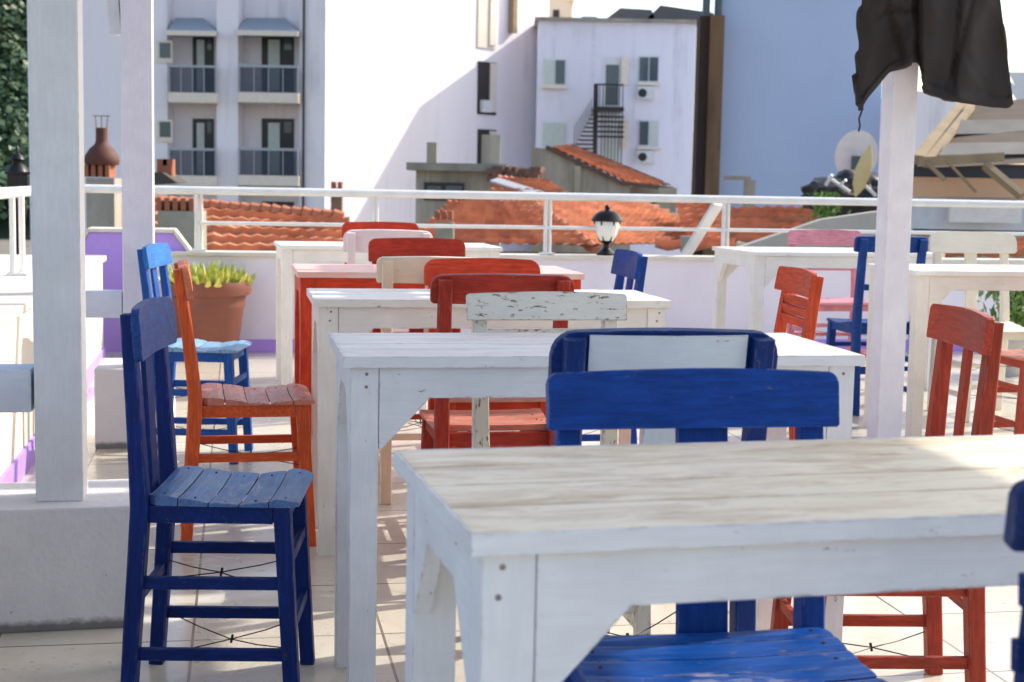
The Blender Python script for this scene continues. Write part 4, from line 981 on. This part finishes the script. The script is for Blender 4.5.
MB().box(at(850, 262, 21.8), (1.4, 0.5, 0.9)).build('base_block', GREY, t, O)

def bush(name, label, c, rx, rz_, n, mat, size, cat='plant', stems=True):
    t = thing(name, label, cat, (c[0], c[1], c[2] - rz_))
    m = MB(); random.seed(int(abs(c[0]) * 100))
    for k in range(n):
        d = Vector((random.gauss(0, .5) * rx, random.gauss(0, .4) * rx, random.uniform(-1, 1) * rz_)); p = Vector(c) + d
        a = Vector((random.gauss(0, 1), random.gauss(0, 1), -abs(random.gauss(0, 1.4)))).normalized() * size; b_ = a.cross(Vector((random.random(), random.random(), random.random()))).normalized() * size * 0.3
        m.quad(p - a, p - b_, p + a, p + b_)
    m.build('foliage', mat, t, t.location)
    if stems:
        m = MB()
        for k in range(5): m.path([Vector((random.uniform(-.1, .1) * rx, 0, 0)) + t.location, Vector((c[0] + random.uniform(-.5, .5) * rx, c[1], c[2])), Vector((c[0] + random.uniform(-.7, .7) * rx, c[1], c[2] + rz_ * 0.8))], 0.008, 5)
        m.build('stem', simple('stem', (0.12, 0.1, 0.04), 0.8), t, t.location)
    return t
lg = leafmat('plant_leaf', (0.06, 0.16, 0.03), (0.22, 0.34, 0.08))
bush('hanging_plant', 'trailing green plant hanging below the dark tarpaulin', at(826, 212, 19), 0.20, 0.24, 420, lg, 0.05)
q = at(1018, 306, 8.9)
t = bush('leafy_plant', 'leafy green plant at the right edge behind the red chair', q, 0.22, 0.20, 620, lg, 0.04)
h_ = q.z - 0.20
MB().lathe([(0.08, -h_), (0.12, -0.02), (0.135, -0.01), (0.135, 0.02), (0.12, 0.02), (0.0, 0.0)], (0, 0, 0), 24).build('pot', rough_mat('white_pot', (0.6, 0.58, 0.55), None, 5), t, smooth=True)

# timber roofed hut on the right
Yh = 20; O = at(970, 230, Yh); O.z = -7
t = thing('timber_roof_hut', 'hut with an open timber roof and pale rafters on the far right', 'hut', O)
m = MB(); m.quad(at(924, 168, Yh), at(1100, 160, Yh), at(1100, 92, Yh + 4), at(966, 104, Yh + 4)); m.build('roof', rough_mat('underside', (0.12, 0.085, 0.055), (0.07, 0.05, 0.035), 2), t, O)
for (y0, y1, ya, mt) in ((119, 123, 2.6, FRM), (127, 131, 2.1, FRM), (146, 150, 1.1, FRM)):
    pass
m = MB()
for (xa, y0, y1, dy) in ((952, 120, 134, 2.6), (938, 143, 155, 1.2)):
    m.quad(at(xa, y1, Yh + dy - 0.9), at(1100, y1 - 2, Yh + dy - 0.9), at(1100, y0 - 2, Yh + dy - 0.5), at(xa + 9, y0, Yh + dy - 0.5))
m.build('roof_panel', rough_mat('pale_panel', (0.22, 0.21, 0.19), (0.15, 0.14, 0.12), 2), t, O)
m = MB(); m.bar(at(918, 160, Yh - 0.1), at(964, 103, Yh + 3.9), 0.14, 0.12); m.bar(at(926, 164, Yh - 0.2), at(972, 106, Yh + 3.4), 0.09, 0.1)
m.bar(at(918, 162, Yh - 0.15), at(1003, 157, Yh - 0.15), 0.12, 0.12, xdir=(0, 1, 0)); m.bar(at(985, 165, Yh - 0.2), at(1022, 196, Yh - 0.6), 0.09, 0.1); m.bar(at(946, 160, Yh - 0.2), at(976, 192, Yh - 0.2), 0.03, 0.05); m.bar(at(926, 162, Yh - 0.2), at(945, 180, Yh - 0.2), 0.05, 0.05)
m.build('rafter', TIMB, t, O)
rect(MB(), 912, 166, 1100, 180, Yh + 0.2, 0.3).build('dark_fascia', simple('navy_sheet', (0.05, 0.06, 0.09), 0.6), t, O)
rect(MB(), 912, 180.3, 1100, 196, Yh + 0.15, 0.3).build('orange_band', rough_mat('apricot', (0.66, 0.42, 0.26), (0.6, 0.36, 0.22), 2), t, O)
rect(MB(), 912, 196.3, 1100, 232, Yh + 0.3, 0.3).build('wall', simple('pale_wall', (0.62, 0.66, 0.74), 0.7), t, O)
rect(MB(), 950, 204, 1022, 222, Yh, 0.1).build('awning_panel', simple('awning_white', (0.76, 0.72, 0.70), 0.7), t, O)
rect(MB(), 912, 232.3, 1100, 420, Yh + 0.3, 0.3).build('wall', GREY, t, O)
# distant white sloping gable top right
m = MB(); m.quad(at(1008, 72, 40), at(1100, 72, 40), at(1100, 100, 40), at(1026, 108, 40)); m.quad(at(1006, 84, 39), at(1012, 82, 39), at(1035, 112, 39), at(1024, 112, 39))
tag(m.build('white_gable', FRM, None, None), 'white sloping gable behind the timber roof at the right edge', 'gable')
# low tiled roof beyond the cream chair
O = at(960, 250, 12)
t = thing('low_tiled_roof', 'strip of dark tiles seen beneath the cream chair board', 'roof', O)
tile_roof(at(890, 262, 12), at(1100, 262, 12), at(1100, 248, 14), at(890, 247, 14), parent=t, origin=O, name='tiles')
MB().box(at(980, 262, 12.6) + Vector((0, 0.5, -3.7)), (2.2, 1.5, 7)).build('wall', GREY, t, O)
